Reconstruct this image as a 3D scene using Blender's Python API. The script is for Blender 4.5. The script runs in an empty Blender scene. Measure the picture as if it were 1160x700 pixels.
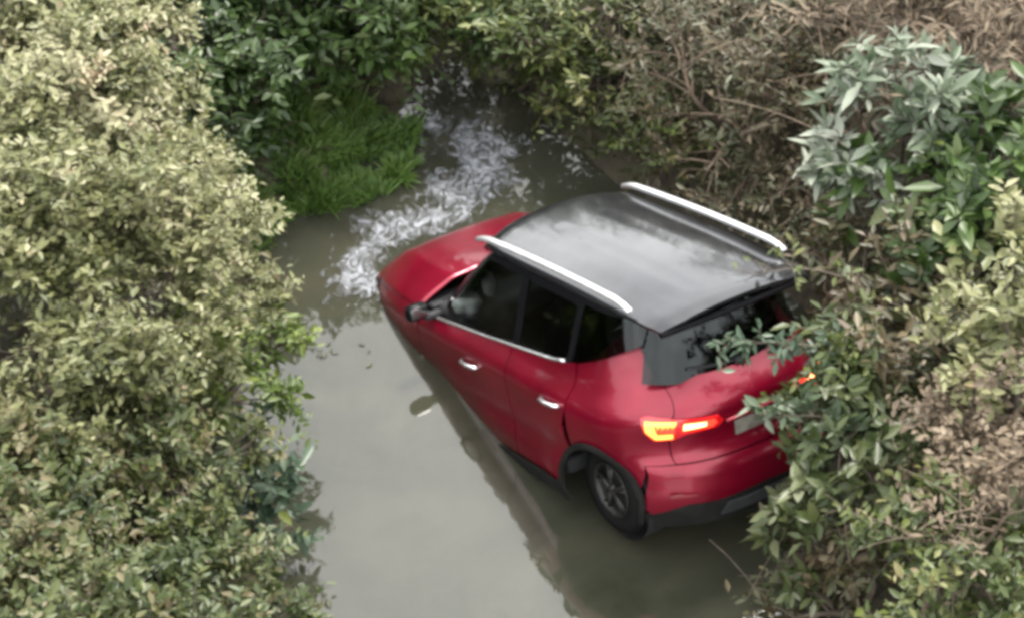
import bpy, bmesh, math, random
import numpy as np
from mathutils import Vector, Matrix, noise

VEG = True
scn = bpy.context.scene
COL = scn.collection
R = math.radians

# ------------------------------------------------------------------ camera
cam_data = bpy.data.cameras.new('camera')
cam = bpy.data.objects.new('camera', cam_data)
COL.objects.link(cam)
cam.location = (-0.645, -11.532, 11.231)
cam.rotation_euler = (R(48.0), 0, 0)
cam_data.sensor_width = 36
cam_data.angle = R(25.0)
cam_data.clip_start = 0.1
cam_data.clip_end = 3000
scn.camera = cam

# ------------------------------------------------------------------ world, sun, exposure
SUN_EL, SUN_AZ = 60.0, 15.0          # compass style azimuth, clockwise from +Y
world = bpy.data.worlds.new('World')
scn.world = world
world.use_nodes = True
wn = world.node_tree
wn.nodes.clear()
sky = wn.nodes.new('ShaderNodeTexSky')
sky.sky_type = 'NISHITA'
sky.sun_disc = False
sky.sun_elevation = R(SUN_EL)
sky.sun_rotation = R(SUN_AZ)
sky.air_density = 1.0
sky.dust_density = 5.0
sky.ozone_density = 1.0
hs = wn.nodes.new('ShaderNodeHueSaturation')
hs.inputs['Saturation'].default_value = 0.30
bg = wn.nodes.new('ShaderNodeBackground')
bg.inputs['Strength'].default_value = 0.15
wo = wn.nodes.new('ShaderNodeOutputWorld')
wn.links.new(sky.outputs[0], hs.inputs['Color'])
# bright broken overcast over the blue: soft cloud masses by sky direction
tcw = wn.nodes.new('ShaderNodeTexCoord')
cn = wn.nodes.new('ShaderNodeTexNoise')
cn.inputs['Scale'].default_value = 3.2; cn.inputs['Detail'].default_value = 9; cn.inputs['Roughness'].default_value = 0.55
wn.links.new(tcw.outputs['Generated'], cn.inputs['Vector'])
cr = wn.nodes.new('ShaderNodeValToRGB')
cr.color_ramp.elements[0].position = 0.30; cr.color_ramp.elements[0].color = (0.60, 0.62, 0.64, 1)
cr.color_ramp.elements[1].position = 0.68; cr.color_ramp.elements[1].color = (1.0, 1.0, 0.99, 1)
wn.links.new(cn.outputs['Fac'], cr.inputs['Fac'])
cb_ = wn.nodes.new('ShaderNodeVectorMath'); cb_.operation = 'SCALE'; cb_.inputs['Scale'].default_value = 11.0
wn.links.new(cr.outputs[0], cb_.inputs[0])
mxw = wn.nodes.new('ShaderNodeMixRGB'); mxw.inputs['Fac'].default_value = 0.85
wn.links.new(hs.outputs[0], mxw.inputs['Color1']); wn.links.new(cb_.outputs[0], mxw.inputs['Color2'])
wn.links.new(mxw.outputs[0], bg.inputs['Color'])
wn.links.new(bg.outputs[0], wo.inputs['Surface'])

sun_data = bpy.data.lights.new('sun', 'SUN')
sun_data.energy = 2.2
sun_data.angle = R(10)
sun_data.color = (1.0, 0.95, 0.86)
sun = bpy.data.objects.new('sun', sun_data)
COL.objects.link(sun)
sd = Vector((math.sin(R(SUN_AZ)) * math.cos(R(SUN_EL)), math.cos(R(SUN_AZ)) * math.cos(R(SUN_EL)), math.sin(R(SUN_EL))))
sun.rotation_euler = sd.to_track_quat('Z', 'Y').to_euler()

scn.view_settings.view_transform = 'Standard'
scn.view_settings.look = 'None'
scn.view_settings.gamma = 1.0
scn.view_settings.use_curve_mapping = False
scn.view_settings.exposure = 1.7
scn.cycles.filter_width = 3.7
scn.cycles.max_bounces = 8
scn.cycles.transparent_max_bounces = 16
scn.cycles.use_denoising = True

# ------------------------------------------------------------------ helpers
def clean(x): return x

def new_obj(name, me, mat=None, parent=None, smooth=True):
    o = bpy.data.objects.new(name, me)
    COL.objects.link(o)
    if mat is not None: me.materials.append(mat)
    if smooth and len(me.polygons):
        me.polygons.foreach_set('use_smooth', [True] * len(me.polygons))
    if parent is not None: o.parent = parent
    return o

def from_bm(name, bm, mat=None, parent=None, smooth=True):
    me = bpy.data.meshes.new(name)
    bm.to_mesh(me); bm.free()
    return new_obj(name, me, mat, parent, smooth)

def thing(name, label, cat, loc=(0, 0, 0), rz=0, group=None):
    o = bpy.data.objects.new(name, None)
    COL.objects.link(o)
    o.location = loc; o.rotation_euler = (0, 0, rz)
    o['label'] = label; o['category'] = cat
    if group: o['group'] = group
    return o

def tag(o, label, cat, group=None):
    o['label'] = label; o['category'] = cat
    if group: o['group'] = group
    return o

def S(t):
    t = min(1.0, max(0.0, t)); return t * t * (3 - 2 * t)

def lerp_table(tab, z):
    if z <= tab[0][0]: return tab[0][1]
    for (a, va), (b, vb) in zip(tab, tab[1:]):
        if z <= b:
            return va + (vb - va) * (z - a) / (b - a)
    return tab[-1][1]

def smooth_table(tab, z, h=0.02):
    return (lerp_table(tab, z - h) + lerp_table(tab, z) * 2 + lerp_table(tab, z + h)) / 4

def tube(bm, pts, r, n=8, cap=True, r2=None, sx=1.0):
    """tube along pts; radius r (number, list or r->r2)."""
    pts = [Vector(p) for p in pts]
    m = len(pts)
    rs = r if isinstance(r, (list, tuple)) else [r + ((r2 - r) * i / (m - 1) if r2 is not None else 0) for i in range(m)]
    rings = []
    up = Vector((0.13, 0.21, 0.97))
    for i, p in enumerate(pts):
        d = (pts[min(i + 1, m - 1)] - pts[max(i - 1, 0)])
        if d.length < 1e-9: d = Vector((0, 0, 1))
        d.normalize()
        a = d.cross(up)
        if a.length < 1e-3: a = d.cross(Vector((1, 0, 0)))
        a.normalize(); b = d.cross(a)
        rings.append([bm.verts.new(p + (a * math.cos(2 * math.pi * k / n) * sx + b * math.sin(2 * math.pi * k / n)) * rs[i]) for k in range(n)])
    for r0, r1 in zip(rings, rings[1:]):
        for k in range(n):
            bm.faces.new((r0[k], r0[(k + 1) % n], r1[(k + 1) % n], r1[k]))
    if cap:
        bm.faces.new(rings[0][::-1]); bm.faces.new(rings[-1])
    return bm

def rbox(bm, c, s, bev=0.02, rot=None, seg=2):
    """bevelled box added to bm"""
    b = bmesh.new()
    bmesh.ops.create_cube(b, size=1)
    for v in b.verts: v.co = Vector((v.co.x * s[0], v.co.y * s[1], v.co.z * s[2]))
    if bev > 0:
        bmesh.ops.bevel(b, geom=list(b.edges), offset=bev, segments=seg, profile=0.5, affect='EDGES')
    M = Matrix.Translation(c) @ (rot.to_4x4() if rot is not None else Matrix())
    bmesh.ops.transform(b, matrix=M, verts=b.verts)
    me = bpy.data.meshes.new('tmp'); b.to_mesh(me); b.free()
    bm.from_mesh(me); bpy.data.meshes.remove(me)
    return bm

def lathe(bm, prof, c, axis='Y', n=40, close=False):
    """prof: list of (r, h) ; axis Y"""
    rings = []
    for r, h in prof:
        ring = []
        for k in range(n):
            a = 2 * math.pi * k / n
            if axis == 'Y': p = Vector((r * math.cos(a), h, r * math.sin(a)))
            else: p = Vector((r * math.cos(a), r * math.sin(a), h))
            ring.append(bm.verts.new(p + Vector(c)))
        rings.append(ring)
    for r0, r1 in zip(rings, rings[1:]):
        for k in range(n):
            bm.faces.new((r0[k], r0[(k + 1) % n], r1[(k + 1) % n], r1[k]))
    return bm

# ------------------------------------------------------------------ materials
def mat_new(name):
    m = bpy.data.materials.new(name); m.use_nodes = True
    nt = m.node_tree
    return m, nt, nt.nodes['Principled BSDF']

def setp(b, **k):
    for kk, v in k.items():
        b.inputs[kk.replace('_', ' ')].default_value = v

def noise_node(nt, scale, detail=4, rough=0.55, coord='Object', vec=None):
    tc = nt.nodes.new('ShaderNodeTexCoord')
    n = nt.nodes.new('ShaderNodeTexNoise')
    n.inputs['Scale'].default_value = scale; n.inputs['Detail'].default_value = detail
    n.inputs['Roughness'].default_value = rough
    nt.links.new(tc.outputs[coord], n.inputs['Vector'])
    return n

def ramp(nt, src, stops):
    r = nt.nodes.new('ShaderNodeValToRGB')
    els = r.color_ramp.elements
    while len(els) < len(stops): els.new(0.5)
    for e, (p, c) in zip(els, stops):
        e.position = p; e.color = (*c, 1) if len(c) == 3 else c
    nt.links.new(src, r.inputs['Fac'])
    return r

def m_plain(name, col, rough=0.5, metal=0.0, coat=0.0, var=0.15, scale=14, bump=0.0):
    m, nt, b = mat_new(name)
    n = noise_node(nt, scale)
    lo = tuple(c * (1 - var) for c in col); hi = tuple(min(1, c * (1 + var)) for c in col)
    r = ramp(nt, n.outputs['Fac'], [(0.3, lo), (0.7, hi)])
    nt.links.new(r.outputs['Color'], b.inputs['Base Color'])
    setp(b, Roughness=rough, Metallic=metal, Coat_Weight=coat)
    b.inputs['Coat Roughness'].default_value = 0.04
    if bump:
        bp = nt.nodes.new('ShaderNodeBump'); bp.inputs['Strength'].default_value = bump
        bp.inputs['Distance'].default_value = 0.01
        nt.links.new(n.outputs['Fac'], bp.inputs['Height']); nt.links.new(bp.outputs[0], b.inputs['Normal'])
    return m

def m_paint(name, c_lo, c_hi, dirt=(0.16, 0.13, 0.09), dirt_amt=0.5, rough=0.34, wet=True):
    m, nt, b = mat_new(name)
    tc = nt.nodes.new('ShaderNodeTexCoord')
    n1 = nt.nodes.new('ShaderNodeTexNoise'); n1.inputs['Scale'].default_value = 3.5; n1.inputs['Detail'].default_value = 8
    nt.links.new(tc.outputs['Object'], n1.inputs['Vector'])
    base = ramp(nt, n1.outputs['Fac'], [(0.3, c_lo), (0.7, c_hi)])
    # mud film that sits low on the body: real dirt, in car coordinates
    sep = nt.nodes.new('ShaderNodeVectorMath'); sep.operation = 'DOT_PRODUCT'; sep.inputs[1].default_value = (-0.3393, 0.0522, 0.93923)
    nt.links.new(tc.outputs['Object'], sep.inputs[0])
    mr = nt.nodes.new('ShaderNodeMapRange'); mr.inputs['From Min'].default_value = 0.30 + 0.26; mr.inputs['From Max'].default_value = 0.30 + 0.02
    nt.links.new(sep.outputs['Value'], mr.inputs['Value'])
    n2 = nt.nodes.new('ShaderNodeTexNoise'); n2.inputs['Scale'].default_value = 9; n2.inputs['Detail'].default_value = 9; n2.inputs['Roughness'].default_value = 0.7
    nt.links.new(tc.outputs['Object'], n2.inputs['Vector'])
    mu = nt.nodes.new('ShaderNodeMath'); mu.operation = 'MULTIPLY'
    nt.links.new(mr.outputs[0], mu.inputs[0]); nt.links.new(n2.outputs['Fac'], mu.inputs[1])
    mu2 = nt.nodes.new('ShaderNodeMath'); mu2.operation = 'MULTIPLY'; mu2.inputs[1].default_value = dirt_amt; mu2.use_clamp = True
    nt.links.new(mu.outputs[0], mu2.inputs[0])
    mx = nt.nodes.new('ShaderNodeMixRGB'); mx.inputs['Color2'].default_value = (*dirt, 1)
    nt.links.new(mu2.outputs[0], mx.inputs['Fac']); nt.links.new(base.outputs[0], mx.inputs['Color1'])
    nt.links.new(mx.outputs[0], b.inputs['Base Color'])
    rr = nt.nodes.new('ShaderNodeMapRange'); rr.inputs['To Min'].default_value = rough - 0.08; rr.inputs['To Max'].default_value = rough + 0.14
    nt.links.new(n2.outputs['Fac'], rr.inputs['Value']); nt.links.new(rr.outputs[0], b.inputs['Roughness'])
    setp(b, Metallic=0.5, Coat_Weight=0.4)
    b.inputs['Coat Roughness'].default_value = 0.05
    b.inputs['Coat IOR'].default_value = 1.45
    bp = nt.nodes.new('ShaderNodeBump'); bp.inputs['Strength'].default_value = 0.04; bp.inputs['Distance'].default_value = 0.01
    nt.links.new(n2.outputs['Fac'], bp.inputs['Height']); nt.links.new(bp.outputs[0], b.inputs['Normal'])
    return m

def m_glass(name, tint=(0.10, 0.13, 0.13), trans=0.5):
    """tinted window: thin glass, part see-through, mirror-like at grazing angles"""
    m, nt, b = mat_new(name)
    nt.nodes.remove(b)
    out = nt.nodes['Material Output']
    tr = nt.nodes.new('ShaderNodeBsdfTransparent'); tr.inputs['Color'].default_value = (*tint, 1)
    gl = nt.nodes.new('ShaderNodeBsdfGlossy'); gl.inputs['Roughness'].default_value = 0.04; gl.inputs['Color'].default_value = (0.55, 0.6, 0.6, 1)
    n = noise_node(nt, 6, 6)
    rr = nt.nodes.new('ShaderNodeMapRange'); rr.inputs['To Min'].default_value = 0.02; rr.inputs['To Max'].default_value = 0.12
    nt.links.new(n.outputs['Fac'], rr.inputs['Value']); nt.links.new(rr.outputs[0], gl.inputs['Roughness'])
    fr = nt.nodes.new('ShaderNodeFresnel'); fr.inputs['IOR'].default_value = 1.52
    mx = nt.nodes.new('ShaderNodeMixShader')
    nt.links.new(fr.outputs[0], mx.inputs['Fac']); nt.links.new(tr.outputs[0], mx.inputs[1]); nt.links.new(gl.outputs[0], mx.inputs[2])
    nt.links.new(mx.outputs[0], out.inputs['Surface'])
    return m

def m_lamp(name, col, strength):
    m, nt, b = mat_new(name)
    tc = nt.nodes.new('ShaderNodeTexCoord')
    n = nt.nodes.new('ShaderNodeTexNoise'); n.inputs['Scale'].default_value = 30
    nt.links.new(tc.outputs['Object'], n.inputs['Vector'])
    setp(b, Roughness=0.15)
    b.inputs['Base Color'].default_value = (*col, 1)
    b.inputs['Emission Color'].default_value = (*col, 1)
    mr = nt.nodes.new('ShaderNodeMapRange'); mr.inputs['To Min'].default_value = strength * 0.8; mr.inputs['To Max'].default_value = strength * 1.2
    nt.links.new(n.outputs['Fac'], mr.inputs['Value']); nt.links.new(mr.outputs[0], b.inputs['Emission Strength'])
    return m

RED = m_paint('wet_red_paint', (0.14, 0.0003, 0.011), (0.195, 0.0005, 0.016), dirt=(0.07, 0.055, 0.038), dirt_amt=1.5, rough=0.30)
ROOFP = m_paint('black_roof_paint', (0.012, 0.013, 0.015), (0.030, 0.031, 0.034), dirt_amt=0.0, rough=0.12)
BLK = m_plain('black_plastic', (0.022, 0.022, 0.024), 0.55, bump=0.1)
CLAD = m_plain('muddy_grey_plastic', (0.010, 0.010, 0.0095), 0.6, bump=0.2, var=0.35, scale=7)
GBLK = m_plain('gloss_black', (0.006, 0.006, 0.007), 0.22)
GBLK.node_tree.nodes['Principled BSDF'].inputs['Specular IOR Level'].default_value = 0.04
for m_ in (CLAD, BLK): m_.node_tree.nodes['Principled BSDF'].inputs['Specular IOR Level'].default_value = 0.15
SILV = m_plain('satin_silver', (0.50, 0.50, 0.51), 0.3, metal=0.6)
CHRO = m_plain('chrome_strip', (0.72, 0.71, 0.72), 0.18, metal=0.9)
ALLOY = m_plain('alloy_wheel', (0.022, 0.021, 0.02), 0.5, metal=0.4, var=0.6)
TYRE = m_plain('tyre_rubber', (0.008, 0.008, 0.008), 0.7, bump=0.3, scale=60)
TYRE.node_tree.nodes['Principled BSDF'].inputs['Specular IOR Level'].default_value = 0.04
SEAT = m_plain('seat_fabric', (0.010, 0.010, 0.011), 0.8)
TRIM = m_plain('dark_trim', (0.009, 0.0095, 0.010), 0.75)
BAG = m_plain('airbag_cloth', (0.8, 0.8, 0.78), 0.8)
HEADL = m_plain('headliner', (0.35, 0.35, 0.34), 0.9)
LENS = m_plain('red_lens', (0.45, 0.006, 0.01), 0.12, coat=0.6)
REFL = m_plain('dull_reflector', (0.12, 0.004, 0.008), 0.25)
LAMP_R = m_lamp('lit_brake_lamp', (1.0, 0.03, 0.015), 0.9)
LAMP_Y = m_lamp('lit_lamp_core', (1.0, 0.34, 0.13), 2.4)
LAMP_O = m_lamp('lit_lamp_ring', (1.0, 0.20, 0.035), 1.7)
CLEAR = m_plain('headlamp_glass', (0.6, 0.62, 0.65), 0.08, metal=0.5)
GLASS = m_glass('tinted_glass', (0.18, 0.21, 0.21))
GLASSC = m_glass('clear_front_glass', (0.74, 0.80, 0.80))
GLASSD = m_glass('dark_rear_glass', (0.10, 0.12, 0.12))
MIRG = m_plain('dim_mirror', (0.12, 0.12, 0.12), 0.2, metal=0.9)
SKID = m_plain('grey_skid_plate', (0.05, 0.052, 0.055), 0.4, metal=0.4)
PLATE = m_plain('number_plate', (0.13, 0.12, 0.10), 0.6, var=.5)

# ================================================================== THE CAR
# car coordinates: x forward, y to its left, z up, origin on the ground under mid-wheelbase
CX, CA = 0.09, 2.03
DXR = [(0.13, 0.09), (0.25, 0.04), (0.36, 0.0), (0.56, -0.005), (0.60, 0.025), (0.64, 0.06), (0.74, 0.055), (0.84, 0.02), (0.93, 0.0), (1.0, 0.03),
       (1.06, 0.09), (1.12, 0.17), (1.2, 0.22), (1.36, 0.28), (1.45, 0.31)]
DXF = [(0.2, -0.10), (0.35, -0.02), (0.5, 0.0), (0.7, -0.01), (0.85, -0.03), (1.0, -0.08)]
INS = [(0.13, 0.06), (0.26, 0.012), (0.42, 0.012), (0.52, 0.028), (0.66, 0.012), (0.80, 0.004), (0.885, 0.0), (0.93, 0.022), (0.97, 0.058),
       (1.02, 0.10), (1.08, 0.128), (1.15, 0.15), (1.25, 0.178), (1.36, 0.210), (1.45, 0.235)]
NEXP = 5.2
def Y0(x):
    t = abs((x - CX) / CA)
    return 0.892 * max(0.0, 1 - t ** NEXP) ** (1 / 2.6)

def build_outline(yf, x0, x1, n=900):
    """left half outline, param s = arc length, s = x where y is flat, s decreasing to the rear"""
    pts = []
    for i in range(n + 1):
        th = math.pi * i / n
        x = (x0 + x1) / 2 + (x1 - x0) / 2 * math.cos(th)
        pts.append((x, yf(x)))
    # refine the blunt ends: interpolate along y where steep
    out = [pts[0]]
    for p, q in zip(pts, pts[1:]):
        out.append(q)
    L = [0.0]
    for p, q in zip(out, out[1:]): L.append(L[-1] + math.hypot(q[0] - p[0], q[1] - p[1]))
    # find L at x = 0
    k = min(range(len(out)), key=lambda i: abs(out[i][0]))
    L0 = L[k]
    s = [L0 - l for l in L]
    return np.array(s[::-1]), np.array([p[0] for p in out[::-1]]), np.array([p[1] for p in out[::-1]])

bS, bX, bY = build_outline(Y0, CX - CA, CX + CA)
S_REAR, S_FRONT = bS[0], bS[-1]
def body_pt(s, z, off=0.0):
    x = float(np.interp(s, bS, bX)); y = float(np.interp(s, bS, bY))
    if off:
        xa, ya = float(np.interp(s - .02, bS, bX)), float(np.interp(s - .02, bS, bY))
        xb, yb = float(np.interp(s + .02, bS, bX)), float(np.interp(s + .02, bS, bY))
        tx, ty = xb - xa, yb - ya; l = math.hypot(tx, ty) or 1
        x += off * -ty / l * -1 if False else off * (-ty / l); y += off * (tx / l)
    ins = smooth_table(INS, z)
    yy = y - ins * min(1, y / 0.6)
    xx = x
    if x < -1.0: xx = x + smooth_table(DXR, z) * S((-1.0 - x) / 0.75)
    if x > 0.9: xx = x + smooth_table(DXF, z) * S((x - 0.9) / 1.0)
    # the panels over the wheels swell a little
    for wx in (-1.27, 1.33):
        d = math.hypot(x - wx, z - 0.36)
        yy += 0.018 * S(1 - abs(d - 0.42) / 0.22) * (1 if y > 0.6 else 0)
    return Vector((xx, yy, z))
def x_to_s_body(x): return float(np.interp(x, bX, bS))

# cabin (glasshouse)
cX0, cX1 = -1.78, 0.98
def C0(x):
    t = abs((x - (cX0 + cX1) / 2) / ((cX1 - cX0) / 2))
    return 0.775 * max(0.0, 1 - t ** 7) ** (1 / 2.2)
cS, cX, cY = build_outline(C0, cX0, cX1)
CR, CF = cS[0], cS[-1]
def cab_y(z): return max(0.0, z - 1.0) * 0.33
CDXF = [(0.93, 0.06), (1.0, 0.0), (1.3, -0.36), (1.54, -0.70)]
CDXR = [(0.93, -0.04), (1.0, 0.0), (1.3, 0.07), (1.54, 0.16)]
def cab_pt(s, z, off=0.0):
    x = float(np.interp(s, cS, cX)); y = float(np.interp(s, cS, cY))
    if off:
        xa, ya = float(np.interp(s - .02, cS, cX)), float(np.interp(s - .02, cS, cY))
        xb, yb = float(np.interp(s + .02, cS, cX)), float(np.interp(s + .02, cS, cY))
        tx, ty = xb - xa, yb - ya; l = math.hypot(tx, ty) or 1
        x += off * (-ty / l); y += off * (tx / l)
    y *= (0.775 - cab_y(z)) / 0.775
    x += lerp_table(CDXF, z) * min(1, max(0, (x + 0.35) / 1.33))
    x += lerp_table(CDXR, z) * min(1, max(0, (-x - 1.0) / 0.78))
    return Vector((x, y, z))
def x_to_s_cab(xt, z):
    lo, hi = CR, CF
    for _ in range(30):
        m = (lo + hi) / 2
        if cab_pt(m, z).x < xt: lo = m
        else: hi = m
    return (lo + hi) / 2

def belt(x):
    return lerp_table([(-1.78, 1.43), (-1.70, 1.42), (-1.5, 1.33), (-1.25, 1.215), (-1.0, 1.125), (-0.8, 1.085), (0.0, 1.015), (0.6, 0.975), (0.95, 0.975), (1.9, 0.965), (2.1, 0.955)], x)

def clip_half(poly, ax, val, keep_gt):
    out = []
    n = len(poly)
    for i in range(n):
        p, q = poly[i], poly[(i + 1) % n]
        a = (p[ax] - val) * (1 if keep_gt else -1); b = (q[ax] - val) * (1 if keep_gt else -1)
        if a >= 0: out.append(p)
        if (a >= 0) != (b >= 0):
            t = a / (a - b); out.append((p[0] + (q[0] - p[0]) * t, p[1] + (q[1] - p[1]) * t))
    return out

def panel_bm(poly, fn, cell=0.045, mirror=False, both=False):
    """poly in (s,z); returns a bmesh sheet mapped by fn(s,z). mirror: right hand side. both: joined left+right"""
    bm = bmesh.new()
    cache = {}
    def v(p, sgn):
        k = (round(p[0], 5), round(p[1], 5), sgn)
        if k not in cache:
            c = fn(p[0], p[1]); c = Vector((c.x, c.y * sgn, c.z))
            if both and abs(c.y) < 1e-3:
                c.y = 0; k0 = (k[0], k[1], 0)
                if k0 in cache: cache[k] = cache[k0]; return cache[k]
                cache[k0] = bm.verts.new(c); cache[k] = cache[k0]; return cache[k]
            cache[k] = bm.verts.new(c)
        return cache[k]
    # densify
    s0 = min(p[0] for p in poly); s1 = max(p[0] for p in poly)
    i0 = math.floor(s0 / cell); i1 = math.ceil(s1 / cell)
    for i in range(i0, i1):
        st = clip_half(clip_half(poly, 0, i * cell, True), 0, (i + 1) * cell, False)
        if len(st) < 3: continue
        z0 = min(p[1] for p in st); z1 = max(p[1] for p in st)
        for j in range(math.floor(z0 / cell), math.ceil(z1 / cell)):
            c = clip_half(clip_half(st, 1, j * cell, True), 1, (j + 1) * cell, False)
            cc = []
            for p in c:
                if not cc or (abs(p[0] - cc[-1][0]) + abs(p[1] - cc[-1][1])) > 1e-5: cc.append(p)
            if len(cc) > 1 and (abs(cc[0][0] - cc[-1][0]) + abs(cc[0][1] - cc[-1][1])) < 1e-5: cc.pop()
            if len(cc) < 3: continue
            for sgn in ((1, -1) if both else ((-1,) if mirror else (1,))):
                vs = []
                for p in cc:
                    w = v(p, sgn)
                    if w not in vs: vs.append(w)
                if len(vs) < 3: continue
                if sgn < 0: vs = vs[::-1]
                try: bm.faces.new(vs)
                except ValueError: pass
    bmesh.ops.remove_doubles(bm, verts=bm.verts, dist=2e-4)
    return bm

def dens(poly, step=0.05):
    out = []
    for i, p in enumerate(poly):
        q = poly[(i + 1) % len(poly)]
        n = max(1, int(math.hypot(q[0] - p[0], q[1] - p[1]) / step))
        for k in range(n): out.append((p[0] + (q[0] - p[0]) * k / n, p[1] + (q[1] - p[1]) * k / n))
    return out

def panel(name, poly, fn, mat, parent, th=0.012, mirror=False, both=False, out=False, cell=0.045):
    bm = panel_bm(poly, fn, mirror=mirror, both=both, cell=cell)
    # outward normals: outline runs so that the face normal may be inward; fix with the centre
    bm.normal_update()
    c = Vector((0, 0, 0.7)); acc = 0
    for f in bm.faces: acc += f.calc_area() * f.normal.dot((f.calc_center_median() - c))
    if acc < 0: bmesh.ops.reverse_faces(bm, faces=bm.faces)
    o = from_bm(name, bm, mat, parent)
    if th:
        md = o.modifiers.new('thickness', 'SOLIDIFY'); md.thickness = th; md.offset = 1.0 if out else -1.0
        es = o.modifiers.new('edges', 'EDGE_SPLIT'); es.split_angle = R(38)
    return o

def arch(cx, r, a0, a1, n=22, cz=0.30):
    """points along the wheel arch from angle a0 to a1 (degrees)"""
    return [(cx + r * math.cos(R(a0 + (a1 - a0) * i / n)), cz + r * math.sin(R(a0 + (a1 - a0) * i / n))) for i in range(n + 1)]

car = thing('red_car', 'red hatchback SUV with black roof stranded nose down in the muddy stream', 'car')
M3 = Matrix(((-0.5226, -0.84066, -0.14207), (0.78215, -0.53905, 0.31251), (-0.3393, 0.0522, 0.93923)))
car.matrix_world = Matrix.Translation((0, 0, -0.30)) @ M3.to_4x4()

def bpoly(pts): return [(x_to_s_body(x), z) for x, z in dens(pts)]
def bline(xa, xb, step=0.05):
    n = max(1, int(abs(xb - xa) / step)); return [(xa + (xb - xa) * i / n, belt(xa + (xb - xa) * i / n) - 0.004) for i in range(n + 1)]

G = 0.004
RW, FW, AR = -1.27, 1.33, 0.35
SILL = 0.29
for mir in (False, True):
    # front door
    fd = [(0.84, SILL), (0.845, 0.62)] + bline(0.83, -0.31) + [(-0.335, 0.9), (-0.335, SILL)]
    door = panel('front_door', bpoly(fd), body_pt, RED, car, mirror=mir)
    rd = [(-0.345, SILL), (-0.345, 0.9)] + bline(-0.32, -1.03) + [(-1.055, 1.0), (-1.03, 0.86), (-0.955, 0.76)]
    ang0 = 105
    rd = [(-0.345, SILL), (-0.345, 0.9)] + bline(-0.32, -1.03) + [(-1.06, 1.0), (-1.045, 0.86), (-0.985, 0.72)] + \
         arch(RW, AR + .004, 50, 0, 10) [1:] + [(-0.865, SILL)]
    rdoor = panel('rear_door', bpoly(rd), body_pt, RED, car, mirror=mir)
    sg = -1 if mir else 1
    # fender
    fe = [(0.855, SILL), (0.858, 0.62), (0.845, 0.95)] + bline(0.845, 1.62) + [(1.64, 0.72), (1.70, 0.60)] + arch(FW, AR, 32, 180, 22)
    panel('front_fender', bpoly(fe), body_pt, RED, car, mirror=mir)
    # quarter panel with the tall kicked-up corner
    qp_side = [(-1.035 - .01, belt(-1.045) - .004)] + bline(-1.05, -1.60)
    q = [(x_to_s_body(x), z) for x, z in dens([(-1.07, 1.0), (-1.055, 0.86), (-0.992, 0.715)] , 0.05)]
    s_c = S_REAR + 0.60          # where the tailgate shut line runs down the corner
    q1 = [(x_to_s_body(x), z) for x, z in arch(RW, AR, 52, 160, 22)]
    top = [(x_to_s_body(x), z) for x, z in qp_side]
    corner = [(S_REAR + 0.88, 1.42), (S_REAR + 0.80, 1.41), (S_REAR + 0.77, 1.33), (S_REAR + 0.72, 1.18), (S_REAR + 0.66, 1.08), (s_c + .004, 0.96), (s_c + .004, 0.602)]
    qpoly = [(x_to_s_body(-1.07), 1.0)] + top + corner + [(x_to_s_body(-1.66), 0.60)] + q1[::-1] + [(x_to_s_body(-1.055), 0.86)]
    panel('rear_quarter_panel', dens(qpoly), body_pt, RED, car, mirror=mir)
    # sill + arch cladding
    cl = [(-0.89, 0.17), (0.95, 0.17), (0.95, SILL - .004), (-0.89, SILL - .004)]
    panel('side_sill', bpoly(cl), lambda s, z: body_pt(s, z, 0.012), CLAD, car, mirror=mir, out=True)
    for wx in (RW, FW):
        ring = arch(wx, AR - .015, -22, 202, 30) + arch(wx, AR + .022, 202, -22, 30)
        panel('wheel_arch_cladding', bpoly(ring), lambda s, z: body_pt(s, z, 0.006), CLAD, car, mirror=mir, th=0.02, out=True)
        # liner
        bm = bmesh.new(); prof = [(0.355, 0.70), (0.355, 0.55), (0.05, 0.53)]
        lathe(bm, [(r, h * sg) for r, h in prof], (wx, 0, 0.30)); from_bm('wheel_arch_liner', bm, TRIM, car)
    # chrome belt strip
    bm = bmesh.new()
    pts = []
    for x in np.linspace(0.86, -1.70, 40):
        p = body_pt(x_to_s_body(x), belt(x)); pts.append((p.x, (p.y - .002) * sg, p.z + .006))
    tube(bm, pts[:28], 0.012, 6); from_bm('belt_strip', bm, CHRO, car)
    # crease highlight line handled by shape; door handles
    for hx, hz, dr in ((0.12, 0.815, door), (-0.90, 0.87, rdoor)):
        bm = bmesh.new()
        a = body_pt(x_to_s_body(hx - .10), hz); b = body_pt(x_to_s_body(hx + .10), hz)
        pp = [a, a + Vector((.02, .032, .004)), a.lerp(b, .5) + Vector((0, .042, .002)), b + Vector((-.02, .032, 0)), b]
        tube(bm, [(p.x, p.y * sg, p.z) for p in pp], 0.014, 8)
        h = from_bm('door_handle', bm, CHRO, dr)
        h['label'] = 'chrome door handle'

# rear bumper / lower rear
rb = [(-1.66, 0.596), (-1.665, 0.42)]
s66 = x_to_s_body(-1.655)
rbp = [(s66 + .035, 0.30), (s66, 0.50), (s66 - .012, 0.596), (S_REAR, 0.596), (S_REAR, 0.33), (S_REAR + .35, 0.31), (S_REAR + .55, 0.32), (s66 - 0.03, 0.25)]
rbumper = panel('rear_bumper', dens(rbp), body_pt, RED, car, both=True)
rlp = [(s66 + .03, 0.13), (s66 + .03, 0.246), (s66 - .03, 0.246), (S_REAR + .55, 0.316), (S_REAR + .35, 0.306), (S_REAR, 0.326), (S_REAR, 0.13)]
panel('bumper_skirt', dens(rlp), lambda s, z: body_pt(s, z, 0.004), CLAD, car, both=True)
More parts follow.
